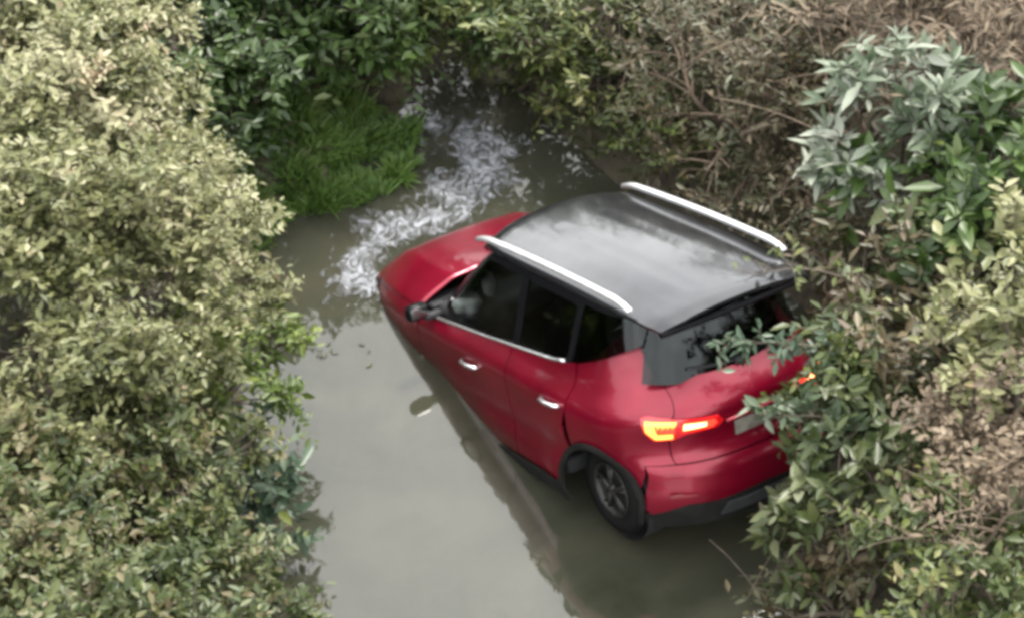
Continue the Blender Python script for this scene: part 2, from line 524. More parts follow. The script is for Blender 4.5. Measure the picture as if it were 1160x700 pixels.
# skid plate
sk = [(S_REAR + .34, 0.18), (S_REAR + .28, 0.27), (S_REAR, 0.27), (S_REAR, 0.18)]
panel('skid_plate', dens(sk), lambda s, z: body_pt(s, z, 0.018), SKID, car, both=True)
for sg in (1, -1):
    rf = [(S_REAR + .66, 0.385), (S_REAR + .50, 0.385), (S_REAR + .50, 0.40), (S_REAR + .66, 0.41)]
    r_ = panel('reflector', dens(rf), lambda s, z: body_pt(s, z, 0.006), REFL, rbumper, mirror=(sg < 0), th=0.008, out=True)
# tailgate lower
tg = [(s_c - .004, 0.604), (s_c - .004, 0.955), (S_REAR + .652, 1.075), (S_REAR + .62, 1.13), (S_REAR + .40, 1.115), (S_REAR, 1.11), (S_REAR, 0.604)]
tailgate = panel('tailgate', dens(tg), body_pt, RED, car, both=True)
# plate + recess
bm = bmesh.new(); rbox(bm, (-1.905, 0, 0.76), (0.012, 0.34, 0.10), 0.004); npl = from_bm('number_plate', bm, PLATE, tailgate)
bm = bmesh.new(); rbox(bm, (-1.93, 0, 0.845), (0.03, 0.50, 0.02), 0.008); from_bm('tailgate_trim', bm, RED, tailgate)
# tail lamps: C shaped
for mir in (False, True):
    sg = -1 if mir else 1
    lampfn = lambda s, z: body_pt(s, z, 0.010)
    ls = S_REAR
    outer = [(ls + .80, 0.935), (ls + .76, 0.945), (ls + .56, 0.925), (ls + .30, 0.905), (ls + .26, 0.865), (ls + .30, 0.825), (ls + .50, 0.815), (ls + .58, 0.785), (ls + .70, 0.785), (ls + .76, 0.85)]
    tl = panel('tail_light', dens(outer, .03), lampfn, LENS, car, mirror=mir, out=True, th=0.012, cell=0.03)
    f2 = lambda s, z: body_pt(s, z, 0.028)
    inner = [(ls + .53, 0.91), (ls + .33, 0.893), (ls + .31, 0.865), (ls + .34, 0.84), (ls + .53, 0.845)]
    panel('brake_light', dens(inner, .03), f2, LAMP_R, tl, mirror=mir, out=True, th=0.004, cell=0.03)
    core = [(ls + .52, 0.898), (ls + .38, 0.885), (ls + .38, 0.86), (ls + .52, 0.858)]
    panel('lamp_core', dens(core, .03), lambda s, z: body_pt(s, z, 0.033), LAMP_Y, tl, mirror=mir, out=True, th=0.003, cell=0.03)
    cshape = [(ls + .77, 0.928), (ls + .57, 0.918), (ls + .57, 0.893), (ls + .70, 0.898), (ls + .675, 0.832), (ls + .58, 0.832), (ls + .58, 0.80), (ls + .685, 0.798), (ls + .745, 0.855)]
    panel('rear_lamp_ring', dens(cshape, .03), f2, LAMP_O, tl, mirror=mir, out=True, th=0.004, cell=0.03)
    cmid = [(ls + .69, 0.888), (ls + .57, 0.883), (ls + .57, 0.84), (ls + .665, 0.84)]
    panel('lamp_filler', dens(cmid, .03), lambda s, z: body_pt(s, z, 0.024), LAMP_R, tl, mirror=mir, out=True, th=0.003, cell=0.03)

# front bumper
fb = [(x_to_s_body(1.65), 0.72), (x_to_s_body(1.63), 0.962), (S_FRONT - .60, 0.945), (S_FRONT - .3, 0.935), (S_FRONT, 0.935), (S_FRONT, 0.32), (x_to_s_body(1.75), 0.32), (x_to_s_body(1.71), 0.60)]
fbumper = panel('front_bumper', dens(fb), body_pt, RED, car, both=True)
gr = [(S_FRONT - .55, 0.66), (S_FRONT - .50, 0.80), (S_FRONT, 0.80), (S_FRONT, 0.66)]
panel('grille', dens(gr), lambda s, z: body_pt(s, z, 0.006), BLK, fbumper, both=True, out=True)
for mir in (False, True):
    hl = [(S_FRONT - .95, 0.80), (S_FRONT - .98, 0.855), (S_FRONT - .58, 0.83), (S_FRONT - .57, 0.70), (S_FRONT - .72, 0.70)]
    panel('headlight', dens(hl), lambda s, z: body_pt(s, z, 0.006), CLEAR, car, mirror=mir, out=True)

# hood
def zt(x): return belt(x) - 0.004
bm = bmesh.new()
NX, NV = 36, 40
rows = []
XE = body_pt(S_FRONT, 0.935).x - 0.002
for i in range(NX + 1):
    t = i / NX
    x = 0.90 + (XE - 0.90) * math.sin(t * math.pi / 2)
    # half width at this x on the body outline
    if x > 1.62:
        lo, hi = x_to_s_body(1.2), S_FRONT
        for _ in range(40):
            m_ = (lo + hi) / 2
            if body_pt(m_, 0.92).x < x: lo = m_
            else: hi = m_
        p = body_pt(lo, 0.92); yh = max(p.y, 0.0)
    else:
        p = body_pt(x_to_s_body(x), zt(x)); yh = p.y - .002
    edge = zt(x) if x < 1.62 else 0.937 + (zt(1.62) - 0.937) * (1 - S((x - 1.62) / .2))
    crown = 0.15 * (1 - S((x - 1.55) / (XE - 1.55))) ** 0.6 if x > 1.55 else 0.15
    zc = edge + crown
    row = []
    for j in range(NV + 1):
        vv = -1 + 2 * j / NV
        z = edge + (zc - edge) * (1 - abs(vv) ** 3.2)
        z += 0.012 * math.exp(-((abs(vv) - 0.62) / 0.07) ** 2) * (crown / 0.15)   # two bonnet ridges
        row.append(bm.verts.new((x, vv * yh, z)))
    rows.append(row)
for a, b in zip(rows, rows[1:]):
    for j in range(NV):
        try: bm.faces.new((a[j], b[j], b[j + 1], a[j + 1]))
        except ValueError: pass
bmesh.ops.remove_doubles(bm, verts=bm.verts, dist=1e-4)
bm.normal_update()
if sum(f.normal.z for f in bm.faces) < 0: bmesh.ops.reverse_faces(bm, faces=bm.faces)
hood = from_bm('hood', bm, RED, car)
md = hood.modifiers.new('t', 'SOLIDIFY'); md.thickness = 0.012

# glasshouse
ZT = 1.55
def cpoly(pts): return [(x_to_s_cab(x, z), z) for x, z in dens(pts)]
def cb(x): return belt(x) + 0.012
for mir in (False, True):
    sg = -1 if mir else 1
    # door-top frames and pillars: black sheet a little inside, windows proud of it
    fw = [(0.70, cb(.70))] + [(x, cb(x)) for x in (0.4, 0.1, -0.28)] + [(-0.30, 1.48), (0.02, 1.49), (0.18, 1.465)]
    panel('front_window', cpoly(fw), lambda s, z: cab_pt(s, z, 0.002), GLASSC, car, mirror=mir, th=0)
    rw = [(x, cb(x)) for x in (-0.37, -0.6, -0.8, -0.93)] + [(-0.96, 1.12), (-1.0, 1.46), (-0.9, 1.475), (-0.38, 1.48)]
    panel('rear_window', cpoly(rw), lambda s, z: cab_pt(s, z, 0.002), GLASS, car, mirror=mir, th=0)
    def frame(pts, nm, mat=GBLK, off=0.004):
        panel(nm, cpoly(pts), lambda s, z: cab_pt(s, z, off), mat, car, mirror=mir, th=0.02)
    frame([(-0.285, 1.02), (-0.365, 1.03), (-0.375, ZT), (-0.295, ZT)], 'b_pillar')
    frame([(1.02, 0.955), (0.90, cb(.9)), (0.71, cb(.71)), (0.19, 1.462), (0.02, 1.488), (-0.29, 1.48), (-0.29, ZT), (0.22, ZT)], 'a_pillar')
    frame([(-0.38, 1.482), (-0.9, 1.477), (-1.0, 1.462), (-1.05, ZT), (-0.38, ZT)], 'window_frame')
    # rear side: fixed glass/black floating pillar up to the roof
    cs = [(x_to_s_cab(x, z), z) for x, z in dens([(-1.05, ZT), (-1.0, 1.463), (-0.965, 1.13), (-0.94, 1.105)])]
    low = [(x_to_s_cab(x, belt(x)), belt(x) - 0.01) for x in np.linspace(-1.0, -1.66, 12)]
    endp = [(CR + .68, 1.30), (CR + .62, 1.45), (CR + .62, ZT)]
    panel('quarter_window', cs + low + endp, lambda s, z: cab_pt(s, z, 0.002), GLASSD, car, mirror=mir, th=0)
    frame([(-1.0, ZT), (-0.965, 1.463), (-0.925, 1.11), (-0.975, 1.12), (-1.03, 1.463), (-1.06, ZT)], 'c_pillar')
    frame([(-1.55, 1.36), (-1.62, 1.36), (-1.60, ZT), (-1.05, ZT), (-1.05, 1.50), (-1.52, 1.49)], 'd_pillar')
# rear glass
rg = [(CR + .675, 1.115), (CR + .66, 1.30), (CR + .60, 1.47), (CR, 1.49), (CR, 1.07), (CR + .4, 1.08)]
rglass = panel('rear_window', dens(rg), lambda s, z: cab_pt(s, z, 0.008), GLASSD, car, both=True, th=0)
rglass['label'] = 'dark rear window of the tailgate'
# rear wiper resting on the glass
bm = bmesh.new()
wp = [cab_pt(CR + t_, 1.13 + .10 * t_, 0.025) for t_ in np.linspace(0.02, .38, 8)]
tube(bm, wp, 0.009, 6); rbox(bm, cab_pt(CR, 1.125, 0.03), (.05, .06, .045), .012); from_bm('rear_wiper', bm, BLK, car)
# windscreen
ws = [(CF - .66, 0.97), (CF - .66, 1.2), (CF - .64, ZT - .01), (CF, ZT - .01), (CF, 0.97)]
panel('windscreen', dens(ws), lambda s, z: cab_pt(s, z, 0.0), GLASS, car, both=True, th=0)
# cowl
bm = bmesh.new(); rbox(bm, (0.93, 0, 0.955), (0.20, 1.50, 0.05), 0.02); from_bm('cowl', bm, BLK, car)

# roof
bm = bmesh.new()
rows = []
NXr, NYr = 40, 28
for i in range(NXr + 1):
    t = i / NXr
    row = []
    for j in range(NYr + 1):
        v = -1 + 2 * j / NYr
        xf = 0.36 - 0.10 * abs(v) ** 2.5
        xr = -1.86 + 0.06 * abs(v) ** 4
        x = xr + (xf - xr) * t
        yh = 0.61 + 0.018 * math.sin(math.pi * t) - 0.02 * (1 - t)
        if t < .04: yh -= 0.03 * (1 - t / .04)
        if t > .97: yh -= 0.03 * ((t - .97) / .03)
        z = 1.575 + 0.080 * (1 - abs(v) ** 2.6)
        tt = (x + 0.7) / 1.15
        z -= 0.006 * tt * tt if tt > 0 else 0.040 * tt * tt
        z -= 0.05 * max(0, (t - .93) / .07) ** 2
        z -= 0.02 * max(0, (.05 - t) / .05) ** 2
        # pressed grooves
        z -= 0.007 * math.exp(-((abs(v) - 0.74) / 0.03) ** 2) + (0.004 * (math.exp(-((abs(v) - 0.30) / 0.03) ** 2)) if .12 < t < .8 else 0)
        row.append(bm.verts.new((x, v * yh, z)))
    rows.append(row)
for a, b in zip(rows, rows[1:]):
    for j in range(NYr): bm.faces.new((a[j], b[j], b[j + 1], a[j + 1]))
bm.normal_update()
if sum(f.normal.z for f in bm.faces) < 0: bmesh.ops.reverse_faces(bm, faces=bm.faces)
roof = from_bm('roof', bm, ROOFP, car)
md = roof.modifiers.new('t', 'SOLIDIFY'); md.thickness = 0.03
es = roof.modifiers.new('e', 'EDGE_SPLIT'); es.split_angle = R(40)
roof['label'] = 'wet black roof panel'
# spoiler lip under the rear edge of the roof
bm = bmesh.new()
tube(bm, [(-1.80 - .02 * math.cos(v * 1.5), v * .56, 1.50) for v in np.linspace(-1, 1, 15)], 0.022, 8); from_bm('spoiler_lip', bm, GBLK, roof)
# antenna
bm = bmesh.new(); tube(bm, [(-1.42, 0, 1.575), (-1.46, 0, 1.60), (-1.50, 0, 1.62), (-1.535, 0, 1.625)], [0.03, 0.026, 0.018, 0.006], 8, sx=0.6)
from_bm('antenna', bm, BLK, roof)
# rails
for sg in (1, -1):
    bm = bmesh.new()
    xs = np.linspace(0.28, -1.55, 24)
    pts, rs = [], []
    for i, x in enumerate(xs):
        t = i / 23
        lift = 0.03 * min(1, min(t, 1 - t) / .07) ** 0.7
        pts.append((x, sg * 0.60, 1.615 + lift - 0.020 * ((x + .75) / .9) ** 2)); rs.append(0.018 + (0.003 if 0.05 < t < .95 else 0))
    tube(bm, pts, rs, 8, sx=1.25); rl = from_bm('roof_rail', bm, SILV, car)

# mirrors
for sg in (1, -1):
    bm = bmesh.new()
    rbox(bm, (0.68, sg * 0.955, 1.055), (0.09, 0.17, 0.12), 0.04, seg=3)
    mh = from_bm('door_mirror', bm, GBLK, car)
    bm = bmesh.new(); rbox(bm, (0.66, sg * 0.845, 1.0), (0.07, 0.14, 0.05), 0.02); from_bm('mirror_arm', bm, BLK, mh)
    bm = bmesh.new(); rbox(bm, (0.633, sg * 0.955, 1.06), (0.006, 0.13, 0.08), 0.002); from_bm('mirror_glass', bm, MIRG, mh)

# wheels
def wheel(x, sg, zc):
    w = bmesh.new()
    prof = [(0.205, -0.09), (0.26, -0.105), (0.32, -0.10), (0.338, -0.07), (0.342, 0), (0.338, 0.07), (0.32, 0.10), (0.26, 0.105), (0.215, 0.09), (0.205, 0.06)]
    lathe(w, [(r, h * sg) for r, h in prof], (0, 0, 0), n=48)
    for k in range(48):       # tread blocks
        a = 2 * math.pi * k / 48
        rbox(w, (0.342 * math.cos(a), 0, 0.342 * math.sin(a)), (0.008, 0.15, 0.028), 0, rot=Matrix.Rotation(-a, 3, 'Y'))
    ty = from_bm('wheel', w, TYRE, car)
    ty.location = (x, sg * 0.655, zc); ty.scale = (.88, 1, .88)
    b = bmesh.new()
    lathe(b, [(0.212, 0.085 * sg), (0.218, 0.097 * sg), (0.205, 0.10 * sg), (0.195, 0.06 * sg), (0.19, -0.06 * sg)], (0, 0, 0), n=48)
    for k in range(5):
        a = 2 * math.pi * k / 5 + .3
        for da in (-.13, .13):
            p0 = (0.03 * math.cos(a), 0.085 * sg, 0.03 * math.sin(a)); p1 = (0.2 * math.cos(a + da), 0.075 * sg, 0.2 * math.sin(a + da))
            tube(b, [p0, p1], 0.016, 6, r2=0.013)
    lathe(b, [(0.001, 0.10 * sg), (0.035, 0.098 * sg), (0.045, 0.08 * sg)], (0, 0, 0), n=20)
    from_bm('rim', b, ALLOY, ty)
    b = bmesh.new(); lathe(b, [(0.19, 0.0), (0.001, 0.0)], (0, 0, 0), n=30); from_bm('brake_disc', b, TRIM, ty)
for x, zc in ((RW, 0.31), (FW, 0.33)):
    for sg in (1, -1): wheel(x, sg, zc)

# underbody + interior
bm = bmesh.new(); rbox(bm, (0.02, 0, 0.30), (3.55, 1.10, 0.16), 0.05); rbox(bm, (0.03, 0, 0.32), (1.72, 1.58, 0.12), 0.03); from_bm('underbody', bm, TRIM, car)
bm = bmesh.new(); rbox(bm, (1.35, 0, 0.58), (0.8, 1.0, 0.40), 0.08); from_bm('engine_block', bm, TRIM, car)
bm = bmesh.new(); rbox(bm, (0.72, 0, 0.88), (0.42, 1.42, 0.20), 0.06); rbox(bm, (0.66, -.36, 1.0), (0.2, .4, .1), .04); dash = from_bm('dashboard', bm, TRIM, car)
bm = bmesh.new(); rbox(bm, (-1.52, 0, 0.72), (0.42, 1.0, 0.5), 0.06); from_bm('boot_lining', bm, TRIM, car)
bm = bmesh.new()
lathe(bm, [(0.165, -.01), (0.18, 0), (0.19, .0), (0.18, .02), (0.165, .012), (0.165, -.01)], (0, 0, 0), axis='X', n=28)
tube(bm, [(-.17, 0, 0), (.17, 0, 0)], 0.015, 6); tube(bm, [(0, 0, 0), (0, -.17, 0)], 0.015, 6)
stw = from_bm('steering_wheel', bm, TRIM, car); stw.location = (0.40, -0.36, 1.0); stw.rotation_euler = (0, R(-65), 0)
for sy in (0.36, -0.36):
    bm = bmesh.new(); rbox(bm, (-0.12, sy, 0.58), (0.50, 0.50, 0.16), 0.06, seg=3); st = from_bm('front_seat', bm, SEAT, car)
    bm = bmesh.new(); rbox(bm, (-0.38, sy, 0.86), (0.13, 0.47, 0.60), 0.055, rot=Matrix.Rotation(R(-14), 3, 'Y'), seg=3); from_bm('seat_back', bm, SEAT, st)
    bm = bmesh.new(); rbox(bm, (-0.46, sy, 1.24), (0.09, 0.25, 0.17), 0.04, rot=Matrix.Rotation(R(-10), 3, 'Y'), seg=3); from_bm('headrest', bm, SEAT, st)
bm = bmesh.new(); rbox(bm, (-0.95, 0, 0.60), (0.46, 1.25, 0.16), 0.06, seg=3); st = from_bm('rear_seat', bm, SEAT, car)
bm = bmesh.new(); rbox(bm, (-1.22, 0, 0.86), (0.14, 1.25, 0.60), 0.055, rot=Matrix.Rotation(R(-16), 3, 'Y'), seg=3); from_bm('seat_back', bm, SEAT, st)
for sy in (-.38, .38):
    bm = bmesh.new(); rbox(bm, (-1.30, sy, 1.2), (0.09, 0.24, 0.14), 0.04, seg=3); from_bm('headrest', bm, SEAT, st)
# deployed airbag glimpsed inside the front window
for (ax, ay, az, sx_, sy_, sz_, nm) in ((0.60, 0.60, 1.02, .10, .10, .085, 'airbag'), (0.42, 0.50, 1.18, .03, .05, .10, 'sun_visor')):
    bm = bmesh.new(); bmesh.ops.create_icosphere(bm, subdivisions=3, radius=1)
    for v in bm.verts:
        n_ = noise.noise(v.co * 2.2 + Vector((ax, 0, 0))) * 0.25
        v.co = Vector((v.co.x * sx_, v.co.y * sy_, v.co.z * sz_)) * (1 + n_) + Vector((ax, ay, az))
    ab = from_bm(nm, bm, BAG if nm == 'airbag' else HEADL, car)
    if nm == 'airbag': ab['label'] = 'white inflated airbag behind the front side window'

#WATER
# ================================================================== WATER AND BANKS
# the muddy stream: one level sheet; its bed and banks are the terrain sheet
WL = 0.055      # water level
def x_left(y):
    return lerp_table([(-14, -2.9), (-2, -2.35), (0.5, -2.4), (1.5, -2.6), (1.95, -2.3), (2.3, -1.75), (3.0, -1.5), (3.5, -1.35), (3.8, -1.1), (14, -1.0)], y)
def x_right(y):
    return lerp_table([(-14, 1.0), (-2.2, 0.95), (-1.2, 1.15), (0.2, 1.55), (1.0, 1.25), (1.9, 0.55), (2.6, -0.2), (3.3, -0.55), (3.8, -0.95), (14, -0.9)], y)
def ground_h(x, y):
    xl, xr = x_left(y), x_right(y)
    d = max(xl - x, x - xr)
    nz = noise.noise(Vector((x * .8, y * .8, 3.1))) * 0.10 + noise.noise(Vector((x * 3.1, y * 3.1, 1.7))) * 0.04 + noise.noise(Vector((x * 9, y * 9, 5.7))) * 0.015
    if d < 0: h = -0.55 * S(-d / 0.7)
    else: h = 0.95 * S(d / 1.9) + 0.10 * S(d / .35)
    if y > 3.7 and d < 0.2: h = max(h, -0.1 + 0.9 * S((y - 3.6) / 1.5))
    far = math.hypot(x, y)
    if far > 9: h += noise.noise(Vector((x * .05, y * .05, 0))) * 1.5 * S((far - 9) / 30)
    return h + nz * (1 if d > -.1 else .4)

def stretched(lo, hi, core_lo, core_hi, step, growth=1.35):
    v = list(np.arange(core_lo, core_hi + 1e-6, step))
    s = step
    while v[-1] < hi: s *= growth; v.append(v[-1] + s)
    s = step
    while v[0] > lo: s *= growth; v.insert(0, v[0] - s)
    return v
xs = stretched(-900, 900, -7, 7, 0.09); ys = stretched(-900, 900, -6, 8, 0.09)
verts = [(x, y, ground_h(x, y)) for y in ys for x in xs]
nx = len(xs)
faces = [(j * nx + i, j * nx + i + 1, (j + 1) * nx + i + 1, (j + 1) * nx + i) for j in range(len(ys) - 1) for i in range(nx - 1)]
me = bpy.data.meshes.new('ground'); me.from_pydata(verts, [], faces)
GR, nt, b = mat_new('bank_soil')
n1 = noise_node(nt, 2.2, 9, 0.65); n2 = noise_node(nt, 22, 6, 0.7)
mxx = nt.nodes.new('ShaderNodeMath'); mxx.operation = 'ADD'
nt.links.new(n1.outputs['Fac'], mxx.inputs[0]); nt.links.new(n2.outputs['Fac'], mxx.inputs[1])
hlf = nt.nodes.new('ShaderNodeMath'); hlf.operation = 'MULTIPLY'; hlf.inputs[1].default_value = 0.5; nt.links.new(mxx.outputs[0], hlf.inputs[0])
rc = ramp(nt, hlf.outputs[0], [(0.35, (0.018, 0.015, 0.010)), (0.5, (0.045, 0.036, 0.022)), (0.6, (0.035, 0.045, 0.016)), (0.72, (0.09, 0.075, 0.045))])
nt.links.new(rc.outputs[0], b.inputs['Base Color']); setp(b, Roughness=0.85)
bp = nt.nodes.new('ShaderNodeBump'); bp.inputs['Strength'].default_value = 0.7; bp.inputs['Distance'].default_value = 0.03
nt.links.new(n2.outputs['Fac'], bp.inputs['Height']); nt.links.new(bp.outputs[0], b.inputs['Normal'])
gnd = new_obj('ground', me, GR); gnd['kind'] = 'structure'

WAT, nt, b = mat_new('muddy_water')
n1 = noise_node(nt, 0.7, 6, 0.6); n1.inputs['Distortion'].default_value = 1.6
rc = ramp(nt, n1.outputs['Fac'], [(0.3, (0.020, 0.0215, 0.014)), (0.5, (0.029, 0.030, 0.021)), (0.7, (0.040, 0.038, 0.026))])
nt.links.new(rc.outputs[0], b.inputs['Base Color'])
setp(b, Roughness=0.04, IOR=1.50)
tc = nt.nodes.new('ShaderNodeTexCoord')
mp = nt.nodes.new('ShaderNodeMapping'); mp.inputs['Scale'].default_value = (1.0, 0.6, 1)
nt.links.new(tc.outputs['Object'], mp.inputs['Vector'])
w1 = nt.nodes.new('ShaderNodeTexNoise'); w1.inputs['Scale'].default_value = 2.2; w1.inputs['Detail'].default_value = 3
w2 = nt.nodes.new('ShaderNodeTexNoise'); w2.inputs['Scale'].default_value = 11; w2.inputs['Detail'].default_value = 3
nt.links.new(mp.outputs[0], w1.inputs['Vector']); nt.links.new(mp.outputs[0], w2.inputs['Vector'])
ma = nt.nodes.new('ShaderNodeMath'); ma.operation = 'MULTIPLY_ADD'; ma.inputs[1].default_value = 0.12
nt.links.new(w2.outputs['Fac'], ma.inputs[0]); nt.links.new(w1.outputs['Fac'], ma.inputs[2])
bp = nt.nodes.new('ShaderNodeBump'); bp.inputs['Strength'].default_value = 0.22; bp.inputs['Distance'].default_value = 0.03
nt.links.new(ma.outputs[0], bp.inputs['Height']); nt.links.new(bp.outputs[0], b.inputs['Normal'])
ys_w = np.arange(-15, 4.6, 0.15)
verts, faces = [], []
for y in ys_w:
    verts += [(x_left(y) - 0.9, y, 0), (x_right(y) + 0.9, y, 0)]
for i in range(len(ys_w) - 1): faces.append((2 * i, 2 * i + 1, 2 * i + 3, 2 * i + 2))
me = bpy.data.meshes.new('water'); me.from_pydata([(float(a), float(b_), c) for a, b_, c in verts], [], faces)
wat = new_obj('water', me, WAT); wat['kind'] = 'structure'; wat.location.z = WL

# ================================================================== VEGETATION
def leaf_material(name, stops, rough=0.42, transl=0.25, spec=0.35):
    m, nt, b = mat_new(name)
    out = nt.nodes['Material Output']
    at = nt.nodes.new('ShaderNodeAttribute'); at.attribute_name = 'leaf_tone'
    n = noise_node(nt, 2.6, 3)
    ma = nt.nodes.new('ShaderNodeMath'); ma.operation = 'MULTIPLY_ADD'; ma.inputs[1].default_value = 0.7
    sb = nt.nodes.new('ShaderNodeMath'); sb.operation = 'MULTIPLY_ADD'; sb.inputs[1].default_value = 0.8; sb.inputs[2].default_value = -0.25
    nt.links.new(n.outputs['Fac'], sb.inputs[0])
    nt.links.new(at.outputs['Fac'], ma.inputs[0]); nt.links.new(sb.outputs[0], ma.inputs[2])
    r = ramp(nt, ma.outputs[0], [(p_, tuple(c_ * 0.55 for c_ in col)) for p_, col in stops])
    nt.links.new(r.outputs[0], b.inputs['Base Color'])
    setp(b, Roughness=rough)
    b.inputs['Specular IOR Level'].default_value = spec
    tl = nt.nodes.new('ShaderNodeBsdfTranslucent')
    nt.links.new(r.outputs[0], tl.inputs['Color'])
    mx = nt.nodes.new('ShaderNodeMixShader'); mx.inputs['Fac'].default_value = transl
    nt.links.new(b.outputs[0], mx.inputs[1]); nt.links.new(tl.outputs[0], mx.inputs[2])
    nt.links.new(mx.outputs[0], out.inputs['Surface'])
    return m

LM = {
 'pale_yellow': leaf_material('pale_yellow_green_leaves', [(0.0, (0.06, 0.075, 0.022)), (0.3, (0.16, 0.175, 0.06)), (0.6, (0.28, 0.285, 0.12)), (0.85, (0.48, 0.46, 0.27)), (1.0, (0.40, 0.28, 0.16))]),
 'olive': leaf_material('olive_green_leaves', [(0.0, (0.03, 0.05, 0.012)), (0.4, (0.085, 0.12, 0.025)), (0.7, (0.18, 0.205, 0.055)), (0.92, (0.36, 0.34, 0.15)), (1.0, (0.20, 0.12, 0.07))]),
 'dark': leaf_material('dark_green_leaves', [(0.0, (0.020, 0.040, 0.010)), (0.4, (0.048, 0.090, 0.020)), (0.75, (0.10, 0.165, 0.040)), (1.0, (0.24, 0.28, 0.13))]),
 'mixed': leaf_material('mixed_green_brown_leaves', [(0.0, (0.025, 0.045, 0.012)), (0.35, (0.07, 0.10, 0.025)), (0.6, (0.14, 0.16, 0.05)), (0.80, (0.19, 0.15, 0.075)), (0.9, (0.28, 0.27, 0.14)), (1.0, (0.35, 0.35, 0.25))]),
 'bright': leaf_material('bright_green_leaves', [(0.0, (0.06, 0.11, 0.015)), (0.5, (0.14, 0.20, 0.03)), (1.0, (0.30, 0.36, 0.08))]),
 'bluegreen': leaf_material('blue_green_leaves', [(0.0, (0.035, 0.07, 0.04)), (0.5, (0.08, 0.13, 0.075)), (0.85, (0.16, 0.22, 0.14)), (1.0, (0.30, 0.34, 0.26))], rough=0.35),
 'olive2': leaf_material('muted_green_leaves', [(0.0, (0.028, 0.045, 0.016)), (0.45, (0.075, 0.105, 0.034)), (0.75, (0.14, 0.165, 0.060)), (1.0, (0.26, 0.28, 0.18))]),
 'silver': leaf_material('silvery_leaves', [(0.0, (0.05, 0.09, 0.04)), (0.45, (0.14, 0.19, 0.11)), (1.0, (0.52, 0.55, 0.45))], rough=0.4),
 'brown': leaf_material('dry_brown_leaves', [(0.0, (0.025, 0.028, 0.011)), (0.3, (0.06, 0.072, 0.022)), (0.55, (0.095, 0.085, 0.038)), (0.7, (0.12, 0.085, 0.045)), (0.85, (0.15, 0.12, 0.06)), (1.0, (0.26, 0.20, 0.12))]),
 'dry': leaf_material('dry_straw_leaves', [(0.0, (0.08, 0.06, 0.035)), (0.4, (0.17, 0.125, 0.08)), (0.7, (0.27, 0.20, 0.13)), (1.0, (0.40, 0.33, 0.23))], rough=0.6),
 'grass': leaf_material('grass_blades', [(0.0, (0.05, 0.10, 0.02)), (0.5, (0.14, 0.26, 0.05)), (0.85, (0.16, 0.26, 0.05)), (1.0, (0.30, 0.27, 0.12))]),
 'yellow': leaf_material('yellow_leaf', [(0.0, (0.22, 0.28, 0.06)), (1.0, (0.42, 0.46, 0.12))]),
}
BARK = m_plain('bark', (0.075, 0.058, 0.042), 0.85, var=0.4, bump=0.3)
DRYBARK = m_plain('dry_stem', (0.12, 0.088, 0.062), 0.8, var=0.35)

CARBOX_INV = car.matrix_world.inverted()
CI = np.array(CARBOX_INV)
def outside_car(p, m=0.02):
    q = p @ CI[:3, :3].T + CI[:3, 3]
    ins = (np.abs(q[:, 0] - .09) < 2.03 + m) & (np.abs(q[:, 1]) < 0.90 + m) & (q[:, 2] < 1.06 + m) & (q[:, 2] > -.3)
    ins2 = (q[:, 0] < 1.0) & (q[:, 0] > -1.92 - m) & (np.abs(q[:, 1]) < 0.72 + m) & (q[:, 2] < 1.66 + m) & (q[:, 2] > 0)
    return ~(ins | ins2)

def norm(a): return a / (np.linalg.norm(a, axis=-1, keepdims=True) + 1e-9)

def leaves_mesh(name, base, d, up, L, W, tone, fold=0.18, droop=0.15):
    """base (n,3) leaf base, d direction, up rough normal, L length, W width (arrays)"""
    n = len(base)
    side = norm(np.cross(d, up)); nr = norm(np.cross(side, d))
    L = L[:, None]; W = W[:, None]
    tip = base + d * L - nr * L * droop
    mid = base + d * L * 0.48 - nr * W * fold
    lf = base + d * L * 0.42 + side * W * 0.5 + nr * W * fold * .5
    rt = base + d * L * 0.42 - side * W * 0.5 + nr * W * fold * .5
    lf2 = base + d * L * 0.74 + side * W * 0.34 - nr * L * droop * .4
    rt2 = base + d * L * 0.74 - side * W * 0.34 - nr * L * droop * .4
    V = np.stack([base, mid, tip, lf, rt, lf2, rt2], 1).reshape(-1, 3)
    o = np.arange(n)[:, None] * 7
    F = np.concatenate([o + np.array([[0, 1, 5, 3]]), o + np.array([[1, 2, 5, 5]]), o + np.array([[0, 4, 6, 1]]), o + np.array([[1, 6, 2, 2]])], 1)
    quads = np.concatenate([o + [[0, 1, 5, 3]], o + [[0, 4, 6, 1]]], 0)
    tris = np.concatenate([o + [[1, 2, 5]], o + [[1, 6, 2]]], 0)
    me = bpy.data.meshes.new(name)
    nq, ntr = len(quads), len(tris)
    me.vertices.add(len(V)); me.vertices.foreach_set('co', V.astype(np.float32).ravel())
    me.loops.add(nq * 4 + ntr * 3)
    me.loops.foreach_set('vertex_index', np.concatenate([quads.ravel(), tris.ravel()]).astype(np.int32))
    me.polygons.add(nq + ntr)
    me.polygons.foreach_set('loop_start', np.concatenate([np.arange(nq) * 4, nq * 4 + np.arange(ntr) * 3]).astype(np.int32))
    me.update(calc_edges=True)
    a = me.attributes.new('leaf_tone', 'FLOAT', 'POINT')
    a.data.foreach_set('value', np.repeat(tone, 7).astype(np.float32))
    return me

